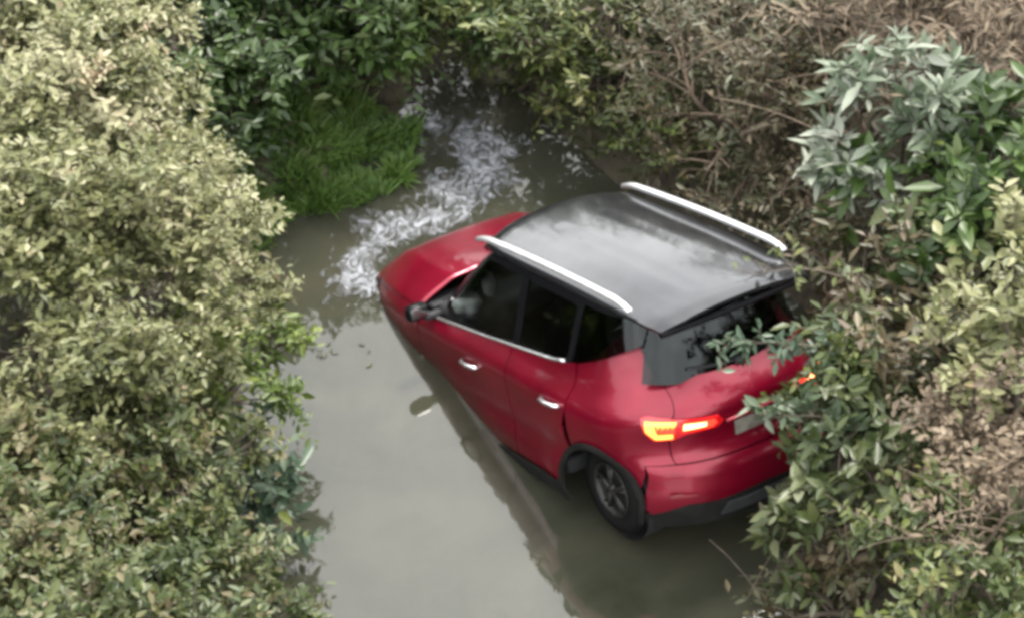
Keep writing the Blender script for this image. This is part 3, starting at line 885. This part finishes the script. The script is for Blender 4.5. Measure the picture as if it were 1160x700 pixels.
def stems_mesh(name, segs):
    """segs: list of (pts (k,3), radii (k)) -> one mesh of 5 sided tubes"""
    V, F = [], []
    for pts, rs in segs:
        k = len(pts); m = 5
        d = norm(np.gradient(pts, axis=0))
        a = norm(np.cross(d, np.array([0.31, 0.17, 0.9]))); b = np.cross(d, a)
        o = len(V)
        for i in range(k):
            for j in range(m):
                t = 2 * math.pi * j / m
                V.append(pts[i] + (a[i] * math.cos(t) + b[i] * math.sin(t)) * rs[i])
        for i in range(k - 1):
            for j in range(m):
                F.append((o + i * m + j, o + i * m + (j + 1) % m, o + (i + 1) * m + (j + 1) % m, o + (i + 1) * m + j))
    me = bpy.data.meshes.new(name); me.from_pydata([tuple(map(float, v)) for v in V], [], F)
    return me

def bez(p0, p1, p2, k):
    t = np.linspace(0, 1, k)[:, None]
    return (1 - t) ** 2 * p0 + 2 * t * (1 - t) * p1 + t ** 2 * p2

def shrub(name, label, cat, base, clumps, mat, L=0.07, W=0.03, dens_=1.0, per=12, twig=0.28, seed=1, group=None, stem_mat=None,
          whorl=False, up_bias=0.5, bare=0.0, extra=None, tone_hi=0.0):
    rng = np.random.default_rng(seed)
    bx, by = base; bz = ground_h(bx, by) - 0.08
    root = thing(name, label, cat, (bx, by, bz), 0, group)
    B = np.array([bx, by, bz])
    segs = []; LB, LD, LU, LT, LL = [], [], [], [], []
    for (cx, cy, cz, r) in clumps:
        C = np.array([cx, cy, cz])
        ctrl = B * .5 + C * .5 + np.array([rng.normal() * .15, rng.normal() * .15, .15])
        main = bez(B + rng.normal(size=3) * [.08, .08, 0], ctrl, C, 9)
        segs.append((main, np.linspace(0.028, 0.012, 9)))
        # sub clumps give uneven outline with gaps
        nsub = max(5, int(10 * r / .5))
        for s in range(nsub):
            dr = norm(rng.normal(size=3) * [1, 1, .8] + [0, 0, .35])
            sc = C + dr * r * rng.uniform(.45, 1.0) * np.array([1, 1, .85])
            sr = r * rng.uniform(.22, .38)
            st = main[rng.integers(4, 9)]
            br = bez(st, (st + sc) / 2 + [0, 0, .1 * r], sc, 5)
            segs.append((br, np.linspace(0.010, 0.005, 5)))
            tone_s = rng.normal() * .15
            nt_ = int(dens_ * 26 * (sr / .2) ** 1.7 * (1 if bare == 0 else 1))
            for t in range(max(3, nt_)):
                stray = rng.random() < .05
                o = sc + norm(rng.normal(size=3)) * sr * rng.uniform(.1, .9)
                td = norm((o - sc) / (sr + .01) * .8 + (o - C) / r * .5 + np.array([0, 0, up_bias]) + rng.normal(size=3) * .45)
                tl = twig * rng.uniform(.5, 1.2) * (2.0 if stray else 1)
                e = o + td * tl
                k = 4
                cur = bez(o, (o + e) / 2 + [0, 0, .12 * tl], e - [0, 0, .08 * tl], k)
                if t % 3 == 0: 
                    q = br[rng.integers(2, 5)]
                    segs.append((np.vstack([q[None], cur]), np.linspace(0.0045, 0.0015, k + 1)))
                if bare and rng.random() < bare: continue
                npl = max(3, int(per * rng.uniform(.6, 1.2)))
                tt = np.linspace(.1, 1, npl) if not whorl else rng.uniform(.75, 1, npl)
                pos = (1 - tt)[:, None] ** 2 * cur[0] + 2 * (tt * (1 - tt))[:, None] * cur[1] + tt[:, None] ** 2 * cur[-1]
                a = norm(np.cross(td, [0, 0, 1.0]) + 1e-4); b_ = np.cross(td, a)
                ph = np.arange(npl) * 2.4 + rng.uniform(0, 6) if whorl else (np.arange(npl) % 2) * math.pi + rng.normal(size=npl) * .5
                rad = a * np.cos(ph)[:, None] + b_ * np.sin(ph)[:, None]
                ld = norm(rad * 1.0 + td * rng.uniform(.3, 1.0, (npl, 1)) + rng.normal(size=(npl, 3)) * .22 + [0, 0, -.1])
                LB.append(pos); LD.append(ld)
                LU.append(norm(np.array([0, 0, 1.0]) + rng.normal(size=(npl, 3)) * .45 + td * .3))
                LT.append(np.clip(.42 + tone_s + rng.normal() * .1 + rng.normal(size=npl) * .17 + .22 * (tt - .5) + tone_hi + (rng.random(npl) < .04) * .5, 0, 1))
                LL.append(rng.uniform(.5, 1.4, npl) * rng.uniform(.75, 1.2))
    LB, LD, LU, LT, LL = map(np.concatenate, (LB, LD, LU, LT, LL))
    keep = outside_car(LB, .03) & outside_car(LB + LD * (L * LL)[:, None], .0) & (LB[:, 2] > .01)
    LB, LD, LU, LT, LL = LB[keep], LD[keep], LU[keep], LT[keep], LL[keep]
    org = B
    me = leaves_mesh('foliage', LB - org, LD, LU, L * LL, W * LL, LT)
    new_obj('foliage', me, LM[mat], root, smooth=True)
    ss = [(p - org, r_) for p, r_ in segs if outside_car(p, .0).all()]
    new_obj('stems', stems_mesh('stems', ss), stem_mat or BARK, root)
    global NLEAF
    NLEAF += len(LB)
    return root
NLEAF = 0
LEFTG = None
# --- left bank
shrub('shrub', 'tall pale yellow-green shrub filling the top left corner', 'shrub', (-4.3, 1.4),
      [(-3.89, 1.21, 2.3, 0.75), (-3.47, 1.19, 2.1, 0.6), (-3.19, 0.86, 1.9, 0.5), (-3.61, 0.14, 2.3, 0.7), (-4.1, 1.9, 2.1, .7), (-4.4, .6, 2.3, .7)],
      'pale_yellow', L=.065, W=.030, dens_=1.5, per=13, twig=.22, seed=11, tone_hi=.10)
shrub('shrub', 'pale yellow-green shrub leaning over the left bank just across from the grass tuft', 'shrub', (-3.5, 0.1),
      [(-2.9, 0.43, 1.6, 0.55), (-3.15, -0.58, 2.1, 0.65), (-2.68, 0.46, 1.2, 0.36), (-3.58, -0.86, 2.2, 0.7), (-2.78, -0.1, 1.4, 0.45)],
      'pale_yellow', L=.06, W=.028, dens_=1.45, per=13, twig=.22, seed=12, tone_hi=.04)
shrub('shrub', 'yellow-green small-leaved shrub at the left edge halfway down, opposite the front of the car', 'shrub', (-3.6, -1.5),
      [(-3.32, -1.48, 1.9, 0.65), (-2.84, -0.92, 1.6, 0.55), (-2.93, -1.47, 1.6, 0.5), (-3.54, -1.98, 1.8, 0.6), (-2.49, -0.13, 1.0, 0.34)],
      'pale_yellow', L=.055, W=.027, dens_=1.45, per=13, twig=.22, seed=13, tone_hi=-.10)
shrub('shrub', 'small bright lime-green bush on the left waterline', 'shrub', (-2.7, -0.6),
      [(-2.43, -0.3, 0.8, 0.36), (-2.48, -0.9, 0.9, 0.38), (-2.64, -0.81, 1.2, 0.36)],
      'bright', L=.075, W=.030, dens_=1.1, per=12, twig=.2, seed=14)
shrub('shrub', 'dense green and rusty brown bush at the left edge above the bottom left corner', 'shrub', (-3.4, -2.5),
      [(-3.27, -2.42, 1.6, 0.6), (-2.86, -2.19, 1.5, 0.55), (-2.56, -1.6, 1.2, 0.45), (-3.38, -2.92, 1.7, 0.5)],
      'mixed', L=.06, W=.030, dens_=1.3, per=12, twig=.22, seed=15, tone_hi=.02)
shrub('shrub', 'dark mottled bush filling the bottom left corner', 'shrub', (-3.0, -3.2),
      [(-2.96, -2.94, 1.5, 0.6), (-2.55, -2.47, 1.2, 0.5), (-3.25, -3.43, 1.7, 0.6), (-2.32, -2.68, 0.9, 0.4), (-2.53, -3.13, 1.2, 0.5)],
      'mixed', L=.062, W=.030, dens_=1.3, per=12, twig=.22, seed=16, tone_hi=-.06)
shrub('shrub', 'low blue-green leafy plant leaning over the water beside the small lime-green bush', 'plant', (-2.5, -1.5),
      [(-2.26, -1.42, 0.7, 0.32), (-2.18, -1.60, 0.45, 0.24)],
      'bluegreen', L=.11, W=.045, dens_=1.1, per=9, twig=.18, seed=17, tone_hi=.05)
# --- head of the creek
shrub('shrub', 'dark green bush next to the tall yellow shrub at the top', 'shrub', (-3.2, 2.9),
      [(-3.05, 2.69, 1.3, 0.55), (-2.74, 2.03, 1.1, 0.40), (-2.93, 2.11, 1.2, 0.4), (-2.7, 2.2, .6, .35)],
      'dark', L=.10, W=.045, dens_=1.1, per=10, twig=.22, seed=21, tone_hi=-.06)
shrub('shrub', 'broad dark green bush directly behind the grass tuft', 'shrub', (-2.2, 3.5),
      [(-2.29, 2.84, 1.3, 0.6), (-2.37, 2.95, 0.8, 0.4), (-1.91, 2.95, 0.9, 0.45), (-2.3, 3.7, 1.2, .6)],
      'dark', L=.11, W=.045, dens_=1.1, per=10, twig=.24, seed=22, tone_hi=-.04)
shrub('shrub', 'mid green bush at the top hanging over the head of the creek', 'shrub', (-1.7, 3.9),
      [(-1.54, 3.2, 1.2, 0.55), (-1.59, 3.2, 0.75, 0.35), (-1.32, 3.2, 0.95, 0.4), (-1.4, 4.1, 1.1, .6)],
      'dark', L=.09, W=.038, dens_=1.1, per=10, twig=.22, seed=23, tone_hi=.06)
shrub('shrub', 'olive brown scrub at the top centre above the pale patch of painted sky reflection', 'shrub', (-0.5, 3.6),
      [(-0.91, 3.38, 0.85, 0.5), (-0.51, 3.05, 0.85, 0.5), (-0.78, 3.48, 0.5, 0.32), (-0.3, 3.07, 0.45, 0.35), (-0.6, 4.28, 0.85, 0.6)],
      'olive', L=.08, W=.034, dens_=1.0, per=10, twig=.24, seed=24, tone_hi=-.10, bare=.1)
shrub('shrub', 'dark olive bush behind the far roof rail of the car', 'shrub', (0.4, 3.0),
      [(0.01, 3.0, 1.05, 0.55), (0.02, 2.77, 0.55, 0.42), (0.4, 2.48, 0.55, 0.42), (0.5, 2.15, 0.55, 0.32), (0.2, 3.77, 0.95, 0.6)],
      'olive', L=.075, W=.030, dens_=1.0, per=10, twig=.24, seed=25, tone_hi=-.13, bare=.2)
shrub('shrub', 'brown twiggy brush beyond the roof of the car', 'brush', (1.1, 2.3),
      [(0.64, 2.44, 1.15, 0.55), (0.87, 1.96, 0.95, 0.5), (0.78, 1.73, 0.65, 0.36), (1.08, 1.44, 0.65, 0.36), (1.1, 3.17, 1.05, 0.6)],
      'brown', L=.07, W=.026, dens_=.95, per=9, twig=.32, seed=26, stem_mat=DRYBARK, bare=.12, tone_hi=.04)
shrub('shrub', 'olive and brown brush between the roof of the car and the silvery plant', 'brush', (1.9, 1.9),
      [(1.37, 2.15, 1.45, 0.6), (1.4, 1.58, 1.25, 0.5), (1.36, 1.02, 0.95, 0.36), (1.5, 0.67, 0.85, 0.36), (1.8, 2.77, 1.45, 0.6)],
      'brown', L=.075, W=.028, dens_=.95, per=9, twig=.30, seed=27, stem_mat=DRYBARK, bare=.10, tone_hi=.06)
shrub('shrub', 'dry straw-coloured brush in the top right corner', 'brush', (2.7, 1.7),
      [(1.99, 1.67, 1.9, 0.6), (2.49, 1.5, 2.1, 0.65), (2.75, 0.95, 2.1, 0.5), (2.3, 2.3, 1.9, .6), (3.1, 1.8, 2.0, .6)],
      'dry', L=.10, W=.018, dens_=1.0, per=9, twig=.40, seed=28, stem_mat=DRYBARK, bare=.35, tone_hi=.05)
# --- right bank
shrub('shrub', 'pale silvery-leaved plant on the right bank beside the far rear corner of the roof', 'plant', (2.1, 0.9),
      [(1.60, 0.72, 1.75, 0.34), (1.95, 0.70, 1.95, 0.38), (2.15, 0.45, 2.0, 0.30), (1.7, 0.5, 1.6, .25)],
      'silver', L=.16, W=.050, dens_=.8, per=8, twig=.20, seed=31, whorl=True, tone_hi=.12)
shrub('shrub', 'large-leaved deep green plant at the right edge under the silvery plant', 'plant', (2.5, 0.2),
      [(2.50, 0.30, 1.85, 0.45), (2.15, -0.15, 1.55, 0.45), (2.6, -0.25, 1.9, 0.5), (1.86, 0.26, 1.4, 0.38)],
      'dark', L=.17, W=.062, dens_=.65, per=8, twig=.24, seed=32, whorl=True, tone_hi=.02)
shrub('shrub', 'muted olive and brown bush crowding the rear right corner of the car', 'shrub', (2.2, -0.5),
      [(1.75, -0.42, 1.3, 0.42), (1.40, -0.22, 1.2, 0.28), (2.16, -0.56, 1.5, 0.5), (1.88, -1.02, 1.4, 0.4)],
      'brown', L=.095, W=.036, dens_=1.1, per=9, twig=.24, seed=33, tone_hi=.04, bare=.12, stem_mat=DRYBARK)
shrub('shrub', 'grey-green leafy bush pressed against the tailgate of the car', 'shrub', (1.9, -1.4),
      [(1.36, -1.08, 1.45, 0.28), (1.52, -1.32, 1.3, 0.38), (1.30, -1.60, 1.15, 0.24)],
      'olive2', L=.11, W=.042, dens_=1.0, per=9, twig=.20, seed=34, tone_hi=-.02)
shrub('shrub', 'yellow-green leafy shrub at the right edge halfway down', 'shrub', (2.6, -1.2),
      [(2.40, -0.96, 2.0, 0.38), (2.25, -1.59, 2.0, 0.40)],
      'pale_yellow', L=.09, W=.042, dens_=1.0, per=10, twig=.2, seed=35, tone_hi=-.05)
shrub('shrub', 'broad-leaved mid green plant right of the lit tail light', 'plant', (1.7, -1.9),
      [(1.42, -1.85, 1.15, 0.38), (1.68, -1.97, 1.2, 0.40), (1.20, -1.90, .95, 0.24), (1.12, -2.05, .7, 0.20)],
      'olive2', L=.125, W=.048, dens_=1.0, per=8, twig=.22, seed=36, whorl=True, tone_hi=.02)
shrub('shrub', 'tan dried flower shrub at the right edge below the yellow-green shrub', 'shrub', (2.4, -2.2),
      [(2.1, -1.88, 1.7, 0.42), (1.93, -2.19, 1.5, 0.35), (2.2, -2.52, 1.7, 0.42)],
      'dry', L=.055, W=.030, dens_=1.2, per=12, twig=.28, seed=37, stem_mat=DRYBARK, bare=.1, tone_hi=.12)
shrub('shrub', 'low dark bush at the water edge under the rear bumper of the car', 'shrub', (1.5, -2.2),
      [(1.39, -2.16, 0.7, 0.4), (1.06, -1.95, 0.4, 0.22), (1.13, -1.96, 0.8, 0.26), (1.08, -2.32, 0.4, 0.28)],
      'brown', L=.07, W=.030, dens_=.8, per=9, twig=.22, seed=38, bare=.25, tone_hi=.02)
shrub('shrub', 'green leafy bush in the bottom right corner', 'shrub', (2.0, -3.0),
      [(1.73, -2.69, 1.3, 0.42), (2.01, -3.0, 1.5, 0.45), (1.64, -3.07, 1.2, 0.4)],
      'olive', L=.08, W=.034, dens_=1.1, per=9, twig=.22, seed=39, tone_hi=-.16)
shrub('shrub', 'thin dry stalks with withered leaves rising through the bush in the bottom right corner', 'brush', (1.9, -2.6),
      [(1.85, -2.55, 1.5, 0.40), (2.05, -2.8, 1.7, 0.38)], 'dry', L=.06, W=.018, dens_=.55, per=7, twig=.42, seed=40, stem_mat=DRYBARK, bare=.45, tone_hi=.1)
# background brush beyond the frame edges of the banks
for i, (bx, by, cl, mt) in enumerate([
    (-3.6, 4.6, [(-3.6, 4.2, 1.5, .7), (-2.9, 4.6, 1.3, .6)], 'dark'), (-0.9, 5.2, [(-1.1, 5.0, .9, .7), (-.3, 5.1, .8, .6)], 'olive'),
    (1.6, 4.4, [(1.3, 4.1, 1.0, .7), (2.2, 4.2, 1.1, .7)], 'brown'), (3.8, 3.4, [(3.5, 3.1, 1.9, .7), (3.9, 2.4, 2.0, .6)], 'olive'),
    (-5.2, 0.0, [(-5.0, 0.0, 2.2, .8), (-5.1, -1.2, 2.0, .7)], 'olive'), (3.5, -1.0, [(3.4, -0.6, 2.0, .7), (3.3, -1.9, 1.9, .7)], 'olive')]):
    lab = ['dark scrub beyond the bushes at the top left', 'olive scrub beyond the head of the creek', 'brown scrub beyond the brush at the top right',
           'olive scrub behind the dry brush on the right bank', 'olive scrub behind the tall left shrubs', 'olive scrub behind the right bank shrubs'][i]
    shrub('shrub', lab, 'scrub', (bx, by), cl, mt, L=.09, W=.04, dens_=.8, per=9, twig=.25, seed=50 + i)

# leafy branch hanging over the rear window
def branch(name, label, p0, p1, p2, mat, L, W, nl, seed, r=.008, side_twigs=10, stem=None, tl=.16, tone=0.0):
    rng = np.random.default_rng(seed)
    p0, p1, p2 = map(np.array, (p0, p1, p2))
    c = bez(p0, p1, p2, 16)
    root = thing(name, label, 'branch', tuple(p0))
    segs = [(c - p0, np.linspace(r, .0025, 16))]
    LB, LD = [], []
    for k in range(side_twigs):
        q = c[rng.integers(4, 16)]
        td = norm(rng.normal(size=3) * [1, 1, .5] + norm(p2 - p0) * .6 + [0, 0, .15])
        e = q + td * tl * rng.uniform(.5, 1.2)
        segs.append((bez(q, (q + e) / 2 + [0, 0, .02], e, 4) - p0, np.linspace(.003, .001, 4)))
        for t in np.linspace(.15, 1, nl):
            LB.append(q + (e - q) * t); LD.append(norm(td * .6 + rng.normal(size=3) * .7 + [0, 0, -.15]))
    LB = np.array(LB); LD = np.array(LD); n = len(LB)
    if n:
        keep = outside_car(LB, .01) & outside_car(LB + LD * L, 0)
        LB, LD = LB[keep], LD[keep]; n = len(LB)
        sc = rng.uniform(.6, 1.25, n)
        me = leaves_mesh('foliage', LB - p0, LD, norm(np.array([0, 0, 1.]) + rng.normal(size=(n, 3)) * .4), L * sc, W * sc, np.clip(rng.normal(size=n) * .18 + .45 + tone, 0, 1))
        new_obj('foliage', me, LM[mat], root)
    new_obj('stem', stems_mesh('stem', segs), stem or BARK, root)
    return root
branch('branch', 'grey-green leafy branch lying across the rear window of the car', (1.55, -1.25, 1.5), (1.1, -1.3, 1.85), (0.62, -1.22, 1.62), 'bluegreen', .085, .032, 8, 61, side_twigs=26)
branch('branch', 'leafy branch drooping over the rear right corner of the roof', (1.75, -0.6, 1.4), (1.3, -0.7, 1.95), (0.86, -0.75, 1.80), 'olive', .08, .032, 7, 62, side_twigs=16, tone=-.05)
branch('branch', 'leafy branch in front of the right end of the tailgate below the window', (1.6, -1.65, 1.25), (1.3, -1.70, 1.6), (0.90, -1.62, 1.42), 'silver', .12, .050, 7, 63, side_twigs=16, tone=-.1, tl=.12)
branch('branch', 'drooping olive branch over the right end of the tailgate', (1.75, -1.2, 1.5), (1.35, -1.25, 1.9), (1.06, -1.42, 1.42), 'olive', .09, .036, 7, 68, side_twigs=42, tone=-.05, tl=.2)
shrub('shrub', 'loose leafy small tree beyond the brown brush behind the car', 'tree', (1.6, 6.6),
      [(1.3, 6.4, 2.5, .55), (2.1, 6.5, 2.9, .6), (1.7, 6.6, 3.5, .5), (0.7, 6.6, 2.7, .35)], 'olive', L=.10, W=.045, dens_=.45, per=9, twig=.28, seed=71, tone_hi=-.1)
branch('twig', 'long bare pale twig above the far rear corner of the roof', (1.95, 0.55, 1.45), (1.4, 1.0, 1.75), (0.75, 1.35, 1.60), 'brown', .05, .02, 0, 64, r=.007, stem=DRYBARK, side_twigs=5)
branch('twig', 'thin arched dry twig crossing the brown brush beyond the roof', (1.5, 2.2, 1.2), (1.1, 1.6, 2.3), (0.35, 1.9, 1.25), 'brown', .05, .02, 0, 65, r=.006, stem=DRYBARK, side_twigs=6, tl=.3)
branch('twig', 'bare brown stem standing in the dark gap below the broad-leaved plant', (1.55, -2.3, .2), (1.35, -2.45, .9), (1.30, -2.25, 1.3), 'brown', .05, .02, 0, 66, r=.010, stem=DRYBARK, side_twigs=4)
branch('twig', 'thin bare stem rising at the lower right beside the tan shrub', (1.8, -2.6, .4), (1.85, -2.8, 1.3), (1.75, -2.5, 1.9), 'brown', .05, .02, 0, 67, r=.009, stem=DRYBARK, side_twigs=5)

# single yellow leaf over the water (photo: tip of the blue-green plant)
def one_leaf(label, loc, d, L, W, mat, tone=.5, name='leaf', group=None):
    me = leaves_mesh(name, np.array([[0, 0, 0.]]), norm(np.array([d], float)), np.array([[0, 0, 1.]]), np.array([L]), np.array([W]), np.array([tone]))
    o = new_obj(name, me, LM[mat]); o.location = loc
    return tag(o, label, 'leaf', group)
one_leaf('single yellow-green leaf at the tip of the blue-green plant over the water', (-2.12, -1.62, .62), (.7, -.7, -.1), .15, .07, 'yellow')
one_leaf('yellow-green leaf standing out in the large-leaved plant on the right', (2.05, 0.18, 2.12), (.2, -.6, .5), .15, .07, 'yellow', .3)

# grass tuft: nobody could count the blades
def blades(name, pts, rng, h, w, mat, lean=.35):
    n = len(pts); d = rng.normal(size=(n, 3)) * [lean, lean, 0] + [0, 0, 1]; d = norm(d)
    cl_ = np.array([[noise.noise(Vector((a * 4, b * 4, q * 9))) for q in range(3)] for a, b, c_ in pts])
    d = norm(d + cl_ * [1.3, 1.3, 0]); Lh = h * rng.uniform(.4, 1.2, n) * (1 + 1.2 * cl_[:, 2])
    me = leaves_mesh(name, pts, d, norm(rng.normal(size=(n, 3)) * [.5, .5, 0.1] + [-.2, -.5, .8]), Lh, np.full(n, w), np.clip(rng.normal(size=n) * .25 + .5 + cl_[:, 0] * .5, 0, 1), fold=.1, droop=.35)
    o = new_obj(name, me, LM[mat]); o['kind'] = 'stuff'
    return o
rng = np.random.default_rng(5)
def in_poly(x, y, poly):
    c = False
    for i in range(len(poly)):
        (x1, y1), (x2, y2) = poly[i], poly[i - 1]
        if (y1 > y) != (y2 > y) and x < (x2 - x1) * (y - y1) / (y2 - y1) + x1: c = not c
    return c
GP = [(-2.85, 1.3), (-2.95, 1.80), (-2.62, 2.6), (-2.4, 3.1), (-1.9, 3.25), (-1.45, 3.0), (-1.42, 2.55), (-1.62, 2.15), (-1.95, 1.98), (-2.3, 1.95), (-2.5, 1.5)]
pts = []
while len(pts) < 9000:
    x, y = rng.uniform(-3.0, -1.3), rng.uniform(1.3, 3.3)
    if in_poly(x, y, GP) and noise.noise(Vector((x * 5, y * 5, 0))) > -.2: pts.append((x, y, max(WL, ground_h(x, y)) - .02))
g = blades('grass', np.array(pts), rng, .17, .016, 'grass', .6)
g['label'] = 'short bright green grass tuft at the waterline by the head of the creek'; g['category'] = 'grass'

# low litter and herbs on the banks
pts = []
while len(pts) < 26000:
    x, y = rng.uniform(-6.5, 6.0), rng.uniform(-4.5, 7.5)
    h = ground_h(x, y)
    if h > .04: pts.append((x, y, h + rng.uniform(0, .08)))
pts = np.array(pts); pts = pts[outside_car(pts, .05)]
n = len(pts)
d = norm(rng.normal(size=(n, 3)) * [1, 1, .35] + [0, 0, .35])
sc = rng.uniform(.6, 1.3, n)
me = leaves_mesh('ground_cover', pts, d, norm(rng.normal(size=(n, 3)) * .4 + [0, 0, 1]), .10 * sc, .035 * sc, rng.uniform(0, .9, n))
gc = new_obj('ground_cover', me, LM['brown']); gc['kind'] = 'stuff'; gc['label'] = 'low herbs and leaf litter covering both banks'; gc['category'] = 'ground cover'

# pale sky reflection painted on a sheet, head of creek and along bonnet
FO, nt, b = mat_new('painted_sky_reflection')
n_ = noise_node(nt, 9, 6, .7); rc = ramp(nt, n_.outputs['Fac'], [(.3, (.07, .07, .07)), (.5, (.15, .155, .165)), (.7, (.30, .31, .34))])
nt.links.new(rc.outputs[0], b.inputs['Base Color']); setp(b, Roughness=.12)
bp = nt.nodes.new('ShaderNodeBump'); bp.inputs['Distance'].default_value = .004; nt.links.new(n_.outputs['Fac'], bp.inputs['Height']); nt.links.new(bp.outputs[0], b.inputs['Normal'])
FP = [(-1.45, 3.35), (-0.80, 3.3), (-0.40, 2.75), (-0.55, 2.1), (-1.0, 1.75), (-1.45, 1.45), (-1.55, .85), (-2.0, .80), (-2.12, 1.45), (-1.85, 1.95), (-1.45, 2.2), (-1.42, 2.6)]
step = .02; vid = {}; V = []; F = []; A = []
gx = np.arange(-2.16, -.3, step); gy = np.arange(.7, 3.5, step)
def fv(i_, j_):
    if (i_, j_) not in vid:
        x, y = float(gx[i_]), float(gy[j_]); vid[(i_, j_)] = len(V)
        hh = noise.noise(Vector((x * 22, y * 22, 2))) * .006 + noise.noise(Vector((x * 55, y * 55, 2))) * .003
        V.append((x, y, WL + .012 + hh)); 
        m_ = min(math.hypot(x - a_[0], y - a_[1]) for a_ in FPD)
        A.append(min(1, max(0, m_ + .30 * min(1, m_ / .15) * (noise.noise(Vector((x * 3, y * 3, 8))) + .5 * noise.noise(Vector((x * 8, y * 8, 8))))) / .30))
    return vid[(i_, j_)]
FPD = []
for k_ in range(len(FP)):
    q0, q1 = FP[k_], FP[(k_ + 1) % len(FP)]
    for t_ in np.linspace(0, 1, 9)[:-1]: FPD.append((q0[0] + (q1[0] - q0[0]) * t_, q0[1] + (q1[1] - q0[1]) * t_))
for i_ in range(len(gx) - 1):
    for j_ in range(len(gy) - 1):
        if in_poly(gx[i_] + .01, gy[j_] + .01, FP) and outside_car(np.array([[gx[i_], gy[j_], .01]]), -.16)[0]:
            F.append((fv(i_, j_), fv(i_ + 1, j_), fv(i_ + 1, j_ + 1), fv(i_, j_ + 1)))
me = bpy.data.meshes.new('painted_reflection'); me.from_pydata(V, [], F)
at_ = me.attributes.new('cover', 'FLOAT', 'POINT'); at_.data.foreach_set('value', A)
fo = new_obj('painted_reflection', me, FO); fo['kind'] = 'stuff'; fo['label'] = 'pale broken sky reflection painted on a sheet above the bonnet of the car'; fo['category'] = 'painted_reflection'
# painted reflection breaks up: holes where the noise is low, thinning to its rim
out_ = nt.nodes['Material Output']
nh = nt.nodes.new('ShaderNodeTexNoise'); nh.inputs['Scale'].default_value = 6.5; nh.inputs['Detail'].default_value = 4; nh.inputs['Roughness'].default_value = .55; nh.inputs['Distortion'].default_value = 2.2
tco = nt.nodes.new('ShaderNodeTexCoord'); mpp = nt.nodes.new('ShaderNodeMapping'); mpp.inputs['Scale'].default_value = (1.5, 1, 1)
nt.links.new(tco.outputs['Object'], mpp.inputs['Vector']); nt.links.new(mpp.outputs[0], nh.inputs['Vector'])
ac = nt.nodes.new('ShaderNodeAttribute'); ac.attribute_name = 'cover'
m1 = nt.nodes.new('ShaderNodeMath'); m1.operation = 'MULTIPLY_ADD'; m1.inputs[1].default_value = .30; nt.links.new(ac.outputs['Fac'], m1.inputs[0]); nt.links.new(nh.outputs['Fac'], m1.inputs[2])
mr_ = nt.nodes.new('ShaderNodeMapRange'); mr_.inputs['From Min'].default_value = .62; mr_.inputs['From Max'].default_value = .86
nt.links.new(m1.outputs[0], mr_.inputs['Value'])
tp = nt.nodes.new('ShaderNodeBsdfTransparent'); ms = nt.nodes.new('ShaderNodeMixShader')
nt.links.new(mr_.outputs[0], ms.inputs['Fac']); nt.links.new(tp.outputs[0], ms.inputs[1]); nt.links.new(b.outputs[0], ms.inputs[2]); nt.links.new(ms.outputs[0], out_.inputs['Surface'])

# dark flecks floating on the open water
PEB = m_plain('pale_stone', (.45, .44, .42), .7)
FLK = m_plain('wet_debris', (.02, .018, .014), .5)
for x, y, k_, sp_, lab in [(-1.88, .42, 9, .13, 'dark leaf scraps floating left of the front door of the car'), (-2.05, .62, 6, .07, 'small cluster of dark leaves floating between the left bank and the leaf scraps'),
        (-2.05, -2.0, 12, .12, 'dark sodden leaves floating at the bottom of the frame beside the left bank')]:
    P_ = np.c_[rng.normal(size=k_) * sp_, rng.normal(size=k_) * sp_ * .6, np.full(k_, .006)]
    me = leaves_mesh('floating_leaves', P_, norm(rng.normal(size=(k_, 3)) * [1, 1, .02]), np.tile([[0, 0, 1.]], (k_, 1)), rng.uniform(.05, .09, k_), rng.uniform(.02, .035, k_), rng.uniform(0, .3, k_), fold=.03, droop=0)
    o = new_obj('floating_leaves', me, LM['brown']); o.location = (x, y, WL); tag(o, lab, 'leaves')
for i, (x, y, s_, lab) in enumerate([(-1.16, 2.38, .05, 'small black clod floating in the pale painted sky reflection'), (.92, -2.05, .03, 'pale pebble lying at the lower right edge of the water'), (1.03, -2.02, .025, 'smaller pale pebble just right of the other at the lower right water edge')]):
    bm = bmesh.new(); bmesh.ops.create_icosphere(bm, subdivisions=2, radius=s_)
    for v in bm.verts:
        q = 1 + .5 * noise.noise(v.co * 25 + Vector((i, 0, 0))); v.co = Vector((v.co.x * q, v.co.y * q * .8, v.co.z * .6 * q))
    o = from_bm('clod' if i < 1 else 'pebble', bm, FLK if i < 1 else PEB); o.location = (x, y, max(WL + .01, ground_h(x, y) + .02))
    tag(o, lab, 'debris' if i < 1 else 'pebble')
print('LEAVES', NLEAF)
